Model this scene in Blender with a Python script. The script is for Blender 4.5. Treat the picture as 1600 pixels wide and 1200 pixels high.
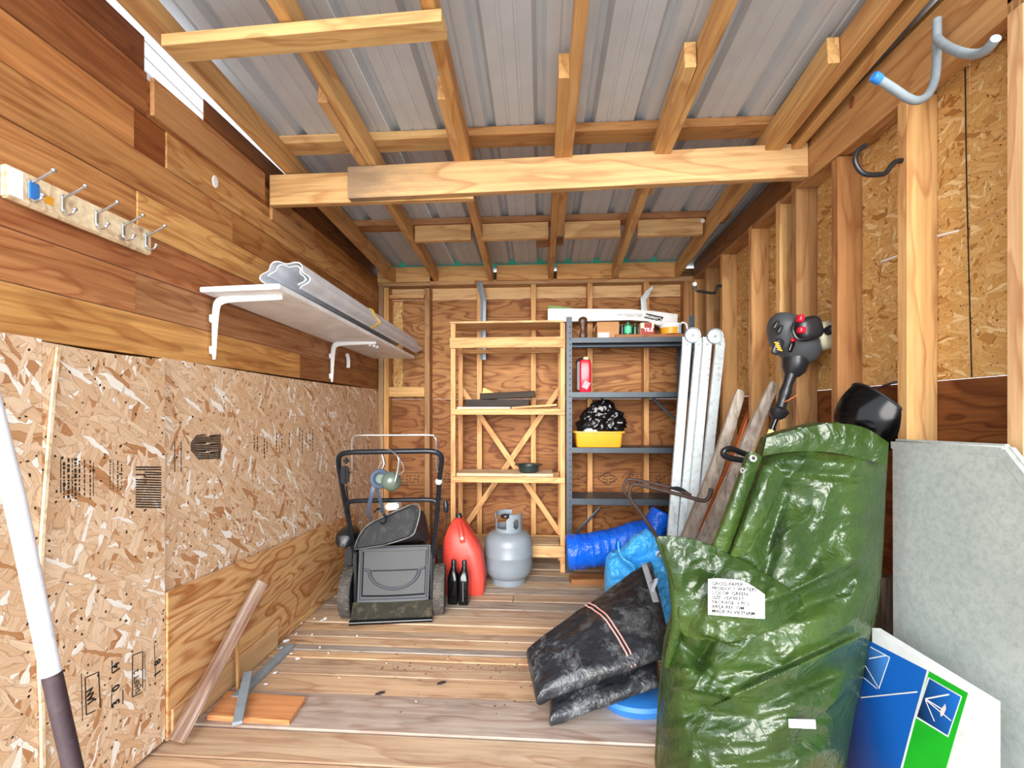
import bpy, bmesh, math, random
from mathutils import Vector, Matrix, noise, Quaternion
random.seed(7)
for o in list(bpy.data.objects): bpy.data.objects.remove(o)
SC = bpy.context.scene
COL = SC.collection

# ---------------------------------------------------------------- camera, sky, sun, exposure
FPX = 711.0; YAW = math.atan(45/FPX); CH = 1.1; HY = 645.0
cam = bpy.data.cameras.new('camera'); co = bpy.data.objects.new('camera', cam); COL.objects.link(co)
cam.sensor_width = 36; cam.lens = 36*FPX/1600; cam.shift_y = 45/1600; cam.clip_start = .05
co.location = (0, 0, CH); co.rotation_euler = (math.pi/2, 0, YAW)
SC.camera = co
w = bpy.data.worlds.new('overcast_sky'); SC.world = w; w.use_nodes = True
bg = w.node_tree.nodes['Background']; bg.inputs[0].default_value = (.86, .93, 1, 1); bg.inputs[1].default_value = 1.95
sun = bpy.data.lights.new('hazy_sun', 'SUN'); so = bpy.data.objects.new('hazy_sun', sun); COL.objects.link(so)
sun.energy = 3.3; sun.angle = math.radians(40); sun.color = (1, .96, .9)
so.rotation_euler = (math.radians(90-11), 0, math.radians(-2)); so.location = (0, -6, 4)
SC.view_settings.view_transform = 'Standard'; SC.view_settings.look = 'None'
SC.view_settings.exposure = .92; SC.view_settings.gamma = 1; SC.view_settings.use_curve_mapping = False

# ---------------------------------------------------------------- measuring helpers (metres)
Fv = (-math.sin(YAW), math.cos(YAW)); Rv = (math.cos(YAW), math.sin(YAW))
def ray(px, py):
    a = (px-800)/FPX
    return Vector((Fv[0]+Rv[0]*a, Fv[1]+Rv[1]*a, (HY-py)/FPX))
O = Vector((0, 0, CH))
def atY(px, py, Y): d = ray(px, py); return O + d*(Y/d.y)
def atX(px, py, X): d = ray(px, py); return O + d*(X/d.x)
def atZ(px, py, Z): d = ray(px, py); return O + d*((Z-CH)/d.z)
V = Vector
def lin(h):
    h = h.lstrip('#'); r = []
    for i in (0, 2, 4):
        c = int(h[i:i+2], 16)/255
        r.append(c/12.92 if c <= .04045 else ((c+.055)/1.055)**2.4)
    return (*r, 1)

# ---------------------------------------------------------------- objects
WM = {}
def reg(o, M, parent):
    WM[o] = M
    if parent is not None:
        o.parent = parent; o.matrix_local = WM[parent].inverted() @ M
    else: o.matrix_local = M
    return o
def thing(name, label, cat, loc, group=None):
    o = bpy.data.objects.new(name, None); COL.objects.link(o); o.empty_display_size = .05
    reg(o, Matrix.Translation(V(loc)), None)
    o['label'] = label; o['category'] = cat
    if group: o['group'] = group
    return o
def setting(name, loc=(0, 0, 0)):
    o = bpy.data.objects.new(name, None); COL.objects.link(o); o.empty_display_size = .1
    reg(o, Matrix.Translation(V(loc)), None); o['kind'] = 'structure'; return o
def tag(o, label, cat, group=None):
    o['label'] = label; o['category'] = cat
    if group: o['group'] = group
    return o
def link(name, me, mat, parent, M, color=None, label=None):
    o = bpy.data.objects.new(name, me); COL.objects.link(o)
    if mat is not None and len(me.materials) == 0: me.materials.append(mat)
    reg(o, M, parent)
    if color is not None: o.color = lin(color) if isinstance(color, str) else color
    if label: o['label'] = label
    return o
def obj(name, bm, mat, parent=None, color=None, smooth=35, label=None):
    """link a bmesh given in world coordinates as one mesh object, origin at its centre"""
    lo = V((1e9,)*3); hi = V((-1e9,)*3)
    for v in bm.verts:
        for i in range(3): lo[i] = min(lo[i], v.co[i]); hi[i] = max(hi[i], v.co[i])
    c = (lo+hi)/2
    bmesh.ops.translate(bm, verts=bm.verts, vec=-c)
    bmesh.ops.recalc_face_normals(bm, faces=bm.faces)
    me = bpy.data.meshes.new(name); bm.to_mesh(me); bm.free()
    if smooth:
        for p in me.polygons: p.use_smooth = True
        me.set_sharp_from_angle(angle=math.radians(smooth))
    return link(name, me, mat, parent, Matrix.Translation(c), color, label)
_bx = {}
def boxmesh(l, wd, h, b):
    k = (round(l, 3), round(wd, 3), round(h, 3), b)
    if k not in _bx:
        bm = bmesh.new(); bmesh.ops.create_cube(bm, size=1)
        bmesh.ops.scale(bm, verts=bm.verts, vec=(l, wd, h))
        if b: bmesh.ops.bevel(bm, geom=bm.edges[:], offset=min(b, wd*.3, h*.3), segments=1, affect='EDGES')
        me = bpy.data.meshes.new('board'); bm.to_mesh(me); bm.free(); _bx[k] = me
    me = _bx[k]
    return me
def frame(p0, p1, up=(0, 0, 1)):
    x = (p1-p0).normalized(); z = V(up); y = z.cross(x)
    if y.length < 1e-4: y = V((0, 1, 0)).cross(x)
    y.normalize(); z = x.cross(y)
    M = Matrix((x, y, z)).transposed().to_4x4(); M.translation = (p0+p1)/2; return M
def board(name, p0, p1, wd, h, mat, parent, color=None, up=(0, 0, 1), b=.002, label=None):
    """a sawn piece from p0 to p1 (centre line): wd across, h along up; local X = grain"""
    p0 = V(p0); p1 = V(p1)
    me = boxmesh((p1-p0).length, wd, h, b)
    if len(me.materials) and me.materials[0] is not mat: me = me.copy(); me.materials.clear()
    return link(name, me, mat, parent, frame(p0, p1, up), color, label)
def slab(name, lo, hi, mat, parent, color=None, axis='x', b=.0015, label=None):
    """axis-aligned box lo..hi, grain along axis"""
    lo = V(lo); hi = V(hi); c = (lo+hi)/2; s = hi-lo
    if axis == 'x': return board(name, (lo.x, c.y, c.z), (hi.x, c.y, c.z), s.y, s.z, mat, parent, color, b=b, label=label)
    if axis == 'y': return board(name, (c.x, lo.y, c.z), (c.x, hi.y, c.z), s.x, s.z, mat, parent, color, b=b, label=label)
    return board(name, (c.x, c.y, lo.z), (c.x, c.y, hi.z), s.y, s.x, mat, parent, color, up=(1, 0, 0), b=b, label=label)

# bmesh shapes in world coordinates
def B(): return bmesh.new()
def addbox(bm, c, s, rot=None, bev=0):
    r = bmesh.ops.create_cube(bm, size=1); vs = r['verts']
    bmesh.ops.scale(bm, verts=vs, vec=s)
    if bev:
        es = list({e for v in vs for e in v.link_edges})
        rr = bmesh.ops.bevel(bm, geom=es, offset=bev, segments=2, affect='EDGES'); vs = list({v for f in rr['faces'] for v in f.verts} | {v for v in vs if v.is_valid})
    M = Matrix.Translation(V(c)) @ (rot.to_4x4() if rot is not None else Matrix())
    bmesh.ops.transform(bm, matrix=M, verts=vs)
def catmull(pts, n=6, closed=False):
    P = [V(p) for p in pts]; out = []
    m = len(P); rng = m if closed else m-1
    for i in range(rng):
        if closed: a, b, c, d = P[(i-1) % m], P[i], P[(i+1) % m], P[(i+2) % m]
        else: a, b, c, d = P[max(i-1, 0)], P[i], P[i+1], P[min(i+2, m-1)]
        for k in range(n):
            t = k/n
            out.append(.5*((2*b)+(c-a)*t+(2*a-5*b+4*c-d)*t*t+(3*b-a-3*c+d)*t**3))
    if not closed: out.append(P[-1])
    return out
def addtube(bm, pts, r, seg=10, closed=False, cap=True, flat=None):
    """sweep a circle (or an ellipse: flat=(a,b)) along pts; r number or list"""
    n = len(pts); P = [V(p) for p in pts]
    rr = r if isinstance(r, (list, tuple)) else [r]*n
    T = []
    for i in range(n):
        a = P[(i-1) % n] if closed else P[max(i-1, 0)]; b = P[(i+1) % n] if closed else P[min(i+1, n-1)]
        T.append((b-a).normalized())
    u = T[0].orthogonal().normalized()
    if flat and len(flat) > 2: u = (V(flat[2]) - T[0]*T[0].dot(V(flat[2]))).normalized()
    rings = []
    for i in range(n):
        if i:
            q = T[i-1].rotation_difference(T[i]); u = (q @ u); u = (u - T[i]*u.dot(T[i])).normalized()
        v = T[i].cross(u); ring = []
        for k in range(seg):
            an = 2*math.pi*k/seg; ca, sa = math.cos(an), math.sin(an)
            if flat: ring.append(bm.verts.new(P[i]+u*ca*flat[0]*rr[i]+v*sa*flat[1]*rr[i]))
            else: ring.append(bm.verts.new(P[i]+(u*ca+v*sa)*rr[i]))
        rings.append(ring)
    for i in range(n if closed else n-1):
        A, C = rings[i], rings[(i+1) % n]
        for k in range(seg): bm.faces.new((A[k], A[(k+1) % seg], C[(k+1) % seg], C[k]))
    if cap and not closed:
        bm.faces.new(rings[0][::-1]); bm.faces.new(rings[-1])
def addlathe(bm, prof, c, axis=(0, 0, 1), seg=24, sx=1, sy=1):
    """revolve [(radius, height)...]; open or closed by zero radii"""
    q = V((0, 0, 1)).rotation_difference(V(axis).normalized()); c = V(c); rings = []
    for r, h in prof:
        if r < 1e-6: rings.append([bm.verts.new(c + q @ V((0, 0, h)))])
        else: rings.append([bm.verts.new(c + q @ V((r*math.cos(2*math.pi*k/seg)*sx, r*math.sin(2*math.pi*k/seg)*sy, h))) for k in range(seg)])
    for A, C in zip(rings, rings[1:]):
        for k in range(seg):
            k2 = (k+1) % seg
            if len(A) == 1 and len(C) == 1: continue
            if len(A) == 1: bm.faces.new((A[0], C[k2], C[k]))
            elif len(C) == 1: bm.faces.new((A[k], A[k2], C[0]))
            else: bm.faces.new((A[k], A[k2], C[k2], C[k]))
def addloft(bm, secs, cap=True):
    """skin closed rings of equal count"""
    R = [[bm.verts.new(V(p)) for p in s] for s in secs]; n = len(R[0])
    for A, C in zip(R, R[1:]):
        for k in range(n): bm.faces.new((A[k], A[(k+1) % n], C[(k+1) % n], C[k]))
    if cap: bm.faces.new(R[0][::-1]); bm.faces.new(R[-1])
def addprism(bm, pts, off):
    """polygon of 3-D points extruded by off"""
    off = V(off); n = len(pts)
    a = [bm.verts.new(V(p)) for p in pts]; b = [bm.verts.new(V(p)+off) for p in pts]
    bm.faces.new(a[::-1]); bm.faces.new(b)
    for k in range(n): bm.faces.new((a[k], a[(k+1) % n], b[(k+1) % n], b[k]))
def rrect(cx, cy, wx, wy, r, n=5):
    """rounded rectangle ring in xy"""
    o = []
    for sx, sy, a0 in ((1, 1, 0), (-1, 1, 90), (-1, -1, 180), (1, -1, 270)):
        for k in range(n+1):
            a = math.radians(a0+90*k/n); o.append((cx+sx*(wx/2-r)+r*math.cos(a), cy+sy*(wy/2-r)+r*math.sin(a)))
    return o
def fbm(p, s, oct=4): return noise.fractal(V(p)*s, 1.0, 2.0, oct)
def ridge(p, s): return 1-abs(noise.noise(V(p)*s))*2
def addsheet(bm, fn, nu, nv, thick):
    """closed skin: fn(u,v) -> (point, normal); front at point, back at point - normal*thick(u,v)"""
    F = []; K = []
    for j in range(nv+1):
        f = []; k = []
        for i in range(nu+1):
            p, n = fn(i/nu, j/nv); t = thick(i/nu, j/nv) if callable(thick) else thick
            f.append(bm.verts.new(p)); k.append(bm.verts.new(p-n*t))
        F.append(f); K.append(k)
    for j in range(nv):
        for i in range(nu):
            bm.faces.new((F[j][i], F[j][i+1], F[j+1][i+1], F[j+1][i])); bm.faces.new((K[j][i], K[j+1][i], K[j+1][i+1], K[j][i+1]))
    for i in range(nu):
        bm.faces.new((F[0][i], K[0][i], K[0][i+1], F[0][i+1])); bm.faces.new((F[nv][i], F[nv][i+1], K[nv][i+1], K[nv][i]))
    for j in range(nv):
        bm.faces.new((F[j][0], F[j+1][0], K[j+1][0], K[j][0])); bm.faces.new((F[j][nu], K[j][nu], K[j+1][nu], F[j+1][nu]))
_dg = None
def text(name, s, size, M, parent, mat, align='LEFT', depth=.0006, sx=1.0, bold=0):
    cu = bpy.data.curves.new('t', 'FONT'); cu.body = s; cu.size = size; cu.align_x = align; cu.extrude = depth/2; cu.offset = bold
    cu.resolution_u = 2; cu.space_line = .95
    to = bpy.data.objects.new('t', cu); COL.objects.link(to)
    dg = bpy.context.evaluated_depsgraph_get(); me = bpy.data.meshes.new_from_object(to.evaluated_get(dg))
    bpy.data.objects.remove(to); bpy.data.curves.remove(cu)
    if sx != 1:
        for v in me.vertices: v.co.x *= sx
    me.materials.clear(); me.name = name
    return link(name, me, mat, parent, M)
def axes(o, x, y):
    x = V(x).normalized(); y = V(y); z = x.cross(y).normalized(); y = z.cross(x)
    M = Matrix((x, y, z)).transposed().to_4x4(); M.translation = V(o); return M

# ---------------------------------------------------------------- materials
class NT:
    def __init__(s, name):
        s.m = bpy.data.materials.new(name); s.m.use_nodes = True; s.t = s.m.node_tree
        s.b = s.t.nodes['Principled BSDF']
    def n(s, typ, ins=None, **kw):
        x = s.t.nodes.new('ShaderNode'+typ)
        for k, v in kw.items(): setattr(x, k, v)
        for k, v in (ins or {}).items(): s.set(x.inputs[k], v)
        return x
    def set(s, sock, v):
        if isinstance(v, bpy.types.NodeSocket): s.t.links.new(v, sock)
        elif isinstance(v, bpy.types.Node): s.t.links.new(v.outputs[0], sock)
        else: sock.default_value = v
    def math(s, op, a, b=0.0, clamp=False):
        x = s.n('Math', operation=op, use_clamp=clamp); s.set(x.inputs[0], a); s.set(x.inputs[1], b); return x.outputs[0]
    def ramp(s, f, stops, interp='LINEAR'):
        x = s.n('ValToRGB'); s.set(x.inputs[0], f); r = x.color_ramp; r.interpolation = interp
        while len(r.elements) > 1: r.elements.remove(r.elements[-1])
        for i, (p, c) in enumerate(stops):
            e = r.elements[0] if i == 0 else r.elements.new(p)
            e.position = p; e.color = c if len(c) == 4 else (*c, 1)
        return x.outputs[0]
    def mix(s, f, a, b, blend='MIX'):
        x = s.n('Mix', data_type='RGBA', blend_type=blend); s.set(x.inputs[0], f); s.set(x.inputs[6], a); s.set(x.inputs[7], b); return x.outputs[2]
    def noise(s, vec, scale, detail=3, rough=.5, dist=0):
        x = s.n('TexNoise', {'Vector': vec, 'Scale': scale, 'Detail': detail, 'Roughness': rough, 'Distortion': dist}); return x.outputs[0]
    def coords(s, scale=(1, 1, 1), off=True, rot=(0, 0, 0)):
        tc = s.n('TexCoord').outputs['Object']
        if off:
            r = s.n('ObjectInfo').outputs['Random']
            c = s.n('CombineXYZ', {0: s.math('MULTIPLY', r, 37.0), 1: s.math('MULTIPLY', r, 91.0), 2: s.math('MULTIPLY', r, 53.0)})
            tc = s.n('VectorMath', {0: tc, 1: c.outputs[0]}, operation='ADD').outputs[0]
        if scale != (1, 1, 1) or rot != (0, 0, 0): tc = s.n('Mapping', {'Vector': tc, 'Scale': scale, 'Rotation': rot}).outputs[0]
        return tc
    def bump(s, h, strength, dist=.002):
        x = s.n('Bump', {'Height': h, 'Strength': strength, 'Distance': dist}); s.set(s.b.inputs['Normal'], x.outputs[0])
    def fin(s, color=None, rough=.5, metal=0, spec=.5, **kw):
        if color is not None: s.set(s.b.inputs['Base Color'], color)
        s.set(s.b.inputs['Roughness'], rough); s.set(s.b.inputs['Metallic'], metal); s.set(s.b.inputs['Specular IOR Level'], spec)
        for k, v in kw.items(): s.set(s.b.inputs[k.replace('_', ' ')], v)
        return s.m
def tint(c, k): return (c[0]*k, c[1]*k, c[2]*k, 1)
def plain(name, col, rough=.5, metal=0, bump=0, bs=60, var=.12, spec=.5, dirt=0, dirtcol='#3a3028', **kw):
    s = NT(name); c = lin(col); co_ = s.coords(off=False)
    n = s.noise(co_, 9, 4, .6)
    colr = s.ramp(n, [(.3, tint(c, 1-var)), (.7, tint(c, 1+var))])
    if dirt:
        d = s.ramp(s.noise(co_, 28, 6, .72), [(.5, (0, 0, 0)), (.72, (dirt,)*3)])
        colr = s.mix(d, colr, lin(dirtcol))
    if bump: s.bump(s.noise(co_, bs, 4, .6), bump)
    return s.fin(colr, rough, metal, spec, **kw)
def wood(name, contrast=.35, ring=8, knots=.5, dirt=.25, dirtcol='#3c2a1c', bump=.25, rough=.62, fine=1.0, lines=.45, sat=.93, val=1.1, stain=None, hue=.506):
    """sawn wood: local X is the grain; the board's own colour is its object colour"""
    s = NT(name)
    base = s.n('HueSaturation', {'Hue': hue, 'Saturation': sat, 'Value': val, 'Color': s.n('ObjectInfo').outputs['Color']}).outputs[0]
    big = s.noise(s.coords((.9, 5, 5)), 1, 3, .55, .35)
    rg = s.math('FRACT', s.math('MULTIPLY', big, ring))
    late = s.ramp(rg, [(0, (0, 0, 0)), (.62, (.18,)*3), (.88, (1, 1, 1)), (1, (0, 0, 0))])
    gr = s.noise(s.coords((2.2, 60*fine, 60*fine)), 1, 5, .65)
    streak = s.noise(s.coords((.7, 11, 11)), 1, 3, .6)
    c = s.mix(s.math('MULTIPLY', late, lines), base, s.mix(1, base, lin('#b87c50'), 'MULTIPLY'))
    c = s.mix(s.ramp(gr, [(.38, (contrast,)*3), (.62, (0, 0, 0))]), c, s.mix(1, c, lin('#a07850'), 'MULTIPLY'))
    c = s.mix(s.ramp(streak, [(.45, (0, 0, 0)), (.75, (contrast*.7,)*3)]), c, s.mix(1, c, lin('#b88c68'), 'MULTIPLY'))
    if knots:
        kv = s.n('TexVoronoi', {'Vector': s.coords((3.2, 13, 13)), 'Scale': 1.0, 'Randomness': 1.0})
        rr = s.math('GREATER_THAN', s.n('SeparateColor', {0: kv.outputs['Color']}).outputs[0], .62)
        km = s.math('MULTIPLY', s.ramp(kv.outputs['Distance'], [(.07, (1, 1, 1)), (.13, (.55,)*3), (.2, (0, 0, 0))]), s.math('MULTIPLY', rr, knots))
        c = s.mix(km, c, lin('#5c2f16'))
    if dirt:
        d = s.ramp(s.noise(s.coords((2.5, 9, 9)), 1, 6, .7), [(.5, (0, 0, 0)), (.74, (dirt,)*3)])
        c = s.mix(d, c, lin(dirtcol))
    if stain:                                             # a weathered end, fixed on the board itself
        px_ = s.n('SeparateXYZ', {0: s.coords(off=False)}).outputs[0]
        m = s.ramp(s.math('ADD', s.math('MULTIPLY', s.math('ADD', px_, stain[0]), stain[1]), s.math('MULTIPLY', s.noise(s.coords((3, 14, 14)), 1, 5, .7), .9)), [(.35, (.75,)*3), (.75, (0, 0, 0))])
        c = s.mix(m, c, lin('#7c6a58'))
    s.bump(s.math('ADD', gr, s.math('MULTIPLY', late, .5)), bump, .0015)
    return s.fin(c, rough, 0, .3)
def plywood(name, cols, ring=13, knots=.3, dirt=.2, scale=1.0):
    s = NT(name)
    b1 = s.noise(s.coords((.9*scale, 3.2*scale, 3.2*scale)), 1, 2.5, .5, .6)
    rg = s.math('FRACT', s.math('MULTIPLY', b1, ring))
    gr = s.noise(s.coords((3, 70, 70)), 1, 4, .65)
    c = s.ramp(b1, [(.3, lin(cols[0])), (.5, lin(cols[1])), (.68, lin(cols[2]))])
    c = s.mix(s.ramp(rg, [(0, (.55,)*3), (.12, (0, 0, 0)), (.6, (0, 0, 0)), (.96, (.8,)*3), (1, (.55,)*3)]), c, s.mix(1, c, lin(cols[3]), 'MULTIPLY'))
    c = s.mix(s.ramp(gr, [(.4, (.3,)*3), (.62, (0, 0, 0))]), c, s.mix(1, c, lin('#8a6038'), 'MULTIPLY'))
    base = s.n('ObjectInfo').outputs['Color']; c = s.mix(1, c, base, 'MULTIPLY')
    if knots:
        kv = s.n('TexVoronoi', {'Vector': s.coords((3.5, 6, 6)), 'Scale': 1.0})
        rr = s.math('GREATER_THAN', s.n('SeparateColor', {0: kv.outputs['Color']}).outputs[0], .75)
        c = s.mix(s.math('MULTIPLY', s.ramp(kv.outputs['Distance'], [(.05, (1, 1, 1)), (.1, (0, 0, 0))]), s.math('MULTIPLY', rr, knots)), c, lin('#3a1e10'))
    if dirt:
        d = s.ramp(s.noise(s.coords(), 5, 6, .7), [(.5, (0, 0, 0)), (.75, (dirt,)*3)]); c = s.mix(d, c, lin('#4a3624'))
    s.bump(s.math('ADD', gr, rg), .15, .001)
    return s.fin(c, .65, 0, .3)
def osb(name, pal, rots, L=13.0, W=62.0, plane='xz', dots=.92, dsz=60.0):
    """strand board: layers of long flat cells, each layer turned another way; sheet lies in local X-Z or X-Y"""
    s = NT(name)
    base = s.coords(off=True)
    sp = s.n('SeparateXYZ', {0: base}); a, b2 = sp.outputs[0], sp.outputs[1 if plane == 'xy' else 2]
    wob = s.n('TexNoise', {'Vector': base, 'Scale': 22.0, 'Detail': 2.0}).outputs['Color']
    flat = s.n('CombineXYZ', {0: a, 1: b2, 2: 0.0}).outputs[0]
    wv = s.n('VectorMath', {0: wob, 1: (.5, .5, .5)}, operation='SUBTRACT').outputs[0]
    flat = s.n('VectorMath', {0: flat, 1: s.n('VectorMath', {0: wv, 'Scale': .028}, operation='SCALE').outputs[0]}, operation='ADD').outputs[0]
    col = s.ramp(s.noise(flat, 18, 4), [(.3, lin(pal[1])), (.7, lin(pal[2]))]); hgt = None
    for k, (rot, th, sl, sw) in enumerate(rots):
        mp = s.n('Mapping', {'Vector': flat, 'Rotation': (0, 0, math.radians(rot))}).outputs[0]
        mp = s.n('Mapping', {'Vector': mp, 'Scale': (L*sl, W*sw, 1), 'Location': (k*7.3, k*3.1, 0)}).outputs[0]
        vo = s.n('TexVoronoi', {'Vector': mp, 'Scale': 1.0}, voronoi_dimensions='2D')
        sc = s.n('SeparateColor', {0: vo.outputs['Color']})
        tone = s.ramp(sc.outputs[0], [(0, lin(pal[0])), (.07, lin(pal[0])), (.08, lin(pal[1])), (.5, lin(pal[2])), (.8, lin(pal[3])), (.9, lin(pal[3])), (.91, lin(pal[4])), (1, lin(pal[4]))])
        gr = s.noise(s.n('Mapping', {'Vector': mp, 'Scale': (1, 7, 1)}).outputs[0], 1, 2)
        tone = s.mix(s.ramp(gr, [(.35, (.3,)*3), (.65, (0, 0, 0))]), tone, s.mix(1, tone, lin('#b8946c'), 'MULTIPLY'))
        edge = s.n('TexVoronoi', {'Vector': mp, 'Scale': 1.0}, voronoi_dimensions='2D', feature='DISTANCE_TO_EDGE').outputs['Distance']
        tone = s.mix(s.ramp(edge, [(0, (.5,)*3), (.07, (0, 0, 0))]), tone, s.mix(1, tone, lin('#7c5634'), 'MULTIPLY'))
        m = s.math('GREATER_THAN', sc.outputs[1], th)
        col = s.mix(m, col, tone)
        h = s.math('MULTIPLY', sc.outputs[2], m); hgt = h if hgt is None else s.math('ADD', hgt, h)
    sp2 = s.n('TexVoronoi', {'Vector': flat, 'Scale': dsz}, voronoi_dimensions='2D')
    g = s.math('GREATER_THAN', s.n('SeparateColor', {0: sp2.outputs['Color']}).outputs[0], dots)
    col = s.mix(s.math('MULTIPLY', s.ramp(sp2.outputs['Distance'], [(.16, (1, 1, 1)), (.24, (0, 0, 0))]), g), col, lin('#3a2212'))
    s.bump(hgt, .35, .0015)
    return s.fin(s.mix(1, col, s.n('ObjectInfo').outputs['Color'], 'MULTIPLY'), .6, 0, .3)
def tarp(name, cols, rough=.28, wr=.6, scale=14, weave=True, dust=0, dustcol='#b8bcc0', aniso=(1, 1, 1)):
    s = NT(name); c0 = s.coords(aniso, off=False)
    n1 = s.noise(c0, 3.2, 5, .6)
    col = s.ramp(n1, [(.3, lin(cols[0])), (.52, lin(cols[1])), (.75, lin(cols[2]))])
    if dust:
        d = s.ramp(s.noise(c0, 9, 7, .75, .6), [(.5, (0, 0, 0)), (.72, (dust,)*3)]); d2 = s.math('MULTIPLY', d, s.ramp(s.noise(c0, 120, 3, .7), [(.35, (.1,)*3), (.65, (1, 1, 1))]))
        col = s.mix(d2, col, lin(dustcol)); s.set(s.b.inputs['Roughness'], s.math('ADD', d2, rough, True))
    v1 = s.n('TexVoronoi', {'Vector': s.n('VectorMath', {0: c0, 1: s.n('VectorMath', {0: s.n('TexNoise', {'Vector': c0, 'Scale': 6.0, 'Detail': 3.0}).outputs['Color'], 'Scale': .16}, operation='SCALE').outputs[0]}, operation='ADD').outputs[0], 'Scale': float(scale)}, feature='SMOOTH_F1').outputs['Distance']
    rg1 = s.math('ABSOLUTE', s.math('SUBTRACT', s.noise(c0, scale*1.3, 2, .5, .9), .5)); rg2 = s.math('ABSOLUTE', s.math('SUBTRACT', s.noise(c0, scale*3.6, 2, .5, .6), .5))
    h = s.math('SUBTRACT', s.math('MULTIPLY', v1, .6), s.math('ADD', s.math('MULTIPLY', rg1, 1.5), s.math('MULTIPLY', rg2, .7)))
    s.bump(h, wr, .02)
    r = rough
    m = s.fin(col, r, 0, .5)
    if dust: s.set(s.b.inputs['Roughness'], s.math('ADD', s.math('MULTIPLY', d2, .5), rough, True))
    return m

WOOD = wood('sawn_pine', .3, 7, .55, .22)
STAINED = wood('stained_pine', .3, 7, .55, .22, stain=(.82, 1.4))
OLD = wood('old_cedar_board', .5, 9, .25, .3, '#3a1c0e', .4, lines=.5, sat=.98, val=1.18)
FLOORW = wood('worn_floor_plank', .35, 8, .5, .45, '#50463e', .5, .7, lines=.35, sat=.82, val=1.32)
GREYW = wood('weathered_wood', .85, 8, .2, .6, '#38342f', .9, .85, fine=1.2)
PLY = plywood('plywood_fir', ['#bc9464', '#caa272', '#d6b284', '#a87c54'], 11, .4, .2, 1.6)
PLYL = plywood('plywood_leaning', ['#dca870', '#e4b67e', '#ecc08c', '#c08a58'], 13, .4, .1, 1.7)
OSBL = osb('strand_board_pale', ['#c08c60', '#dcb690', '#e4c4a2', '#eed4b6', '#fcf8f0'],
           [(20, .35, .8, .8), (75, .5, 1, .9), (-40, .5, .8, .8), (105, .6, .9, 1), (5, .6, .8, .8), (60, .66, 1.1, 1.2), (-70, .7, .9, 1), (35, .72, .9, 1)])
OSBR = osb('strand_board_golden', ['#b07c40', '#cea05e', '#d8ac6a', '#e0b87a', '#ecd09a'],
           [(35, .35, 1.7, 1.5), (-55, .5, 1.8, 1.5), (80, .55, 1.5, 1.5), (10, .6, 1.7, 1.6), (-20, .66, 1.4, 1.3)], dots=.95, dsz=110.0)
KNOT = plain('wood_knot', '#8a5430', .6, bump=.3, bs=200, var=.3)
INK = plain('black_ink', '#241c18', .8, var=.2)
METALR = plain('roofing_steel', '#c0c5cc', .5, .1, 0, var=.05)
FOAM = NT('mint_foam'); _t = FOAM.n('BsdfTranslucent', {0: lin('#b4fff0')}); FOAM.t.links.new(_t.outputs[0], FOAM.t.nodes['Material Output'].inputs[0]); FOAM = FOAM.m
WHITE = plain('white_paint', '#eef0f2', .4, dirt=.0)
WHITED = plain('chipped_white_paint', '#d2dee2', .5, bump=.2, bs=30, dirt=.6, dirtcol='#7a7468')
STEEL = plain('bright_steel', '#c8ccd0', .25, .9)
ZINC = plain('galvanised_steel', '#98a4ae', .4, .6)
BLACK = plain('black_plastic', '#1c1e22', .35, dirt=.15, dirtcol='#50504c')
BLACKM = plain('black_gloss', '#0c0d10', .16)
TUBE = plain('dark_blue_tube', '#1e242c', .28, .3)
RUBBER = plain('tyre_rubber', '#4a4643', .8, bump=.5, bs=90, dirt=.5, dirtcol='#8a8074')
MDECK = plain('mower_plastic', '#26292d', .5, bump=.25, bs=70, dirt=.5, dirtcol='#23211f')
GRIPM = plain('worn_grey_edge', '#474c53', .5, bump=.2, bs=80, dirt=.4, dirtcol='#30343a')
GRASSY = plain('grass_caked_rubber', '#2c2a22', .9, bump=1, bs=160, dirt=.7, dirtcol='#6a6048')
FABRIC = plain('black_bag_cloth', '#222428', .75, bump=.3, bs=220, dirt=.25, dirtcol='#6e6a66')
PIPING = plain('grey_piping', '#6c6e72', .7)
RED = plain('red_polythene', '#e0483c', .42, bump=.06, bs=50, var=.06, dirt=.12, dirtcol='#8a3028')
REDG = plain('red_gloss', '#d01c34', .22)
TANKG = plain('grey_tank_paint', '#7f8992', .38, bump=.05, bs=40, var=.06, dirt=.15, dirtcol='#6a6258')
SHELFM = plain('slate_steel', '#3c4650', .45, .2, dirt=.2, dirtcol='#2c3036')
YELLOW = plain('yellow_plastic', '#eca42a', .4, var=.05)
BINBAG = plain('bin_liner', '#0e0e10', .2, bump=.7, bs=40)
CARD = plain('cardboard', '#b8885a', .8)
CARTON = plain('white_carton', '#e6e6e4', .6)
CREAM = plain('cream_tank_plastic', '#d8cfae', .4)
ENGINE = plain('engine_grey', '#44474b', .5, bump=.1, bs=120)
ORANGE = plain('orange_plastic', '#d2763a', .5, bump=.15, bs=20, dirt=.2, dirtcol='#8a4a24')
BLUEP = plain('blue_plastic', '#2d78c8', .4)
GREEN = plain('green_print', '#18b828', .45)
RUST = plain('rusty_rod', '#4a3a34', .6, .3, bump=.4, bs=90, dirt=.5, dirtcol='#2c2422')
BRONZE = plain('dark_green_bowl', '#24302e', .4)
MUFFG = plain('ear_cup_green', '#5c6a60', .25, .2)
MUFFB = plain('ear_pad_blue', '#44546a', .5)
GROM = plain('grommet_steel', '#d8dcdc', .25, .85)
TARPG = tarp('green_polytarp', ['#1d3011', '#2b4019', '#425624'], .24, .3, 11)
TARPB = tarp('blue_polytarp', ['#0a4cc4', '#1060dc', '#2078ee'], .22, .4, 16)
TARPC = tarp('light_blue_polytarp', ['#2c9cec', '#48b0f6', '#70c6fe'], .25, .45, 18)
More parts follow.
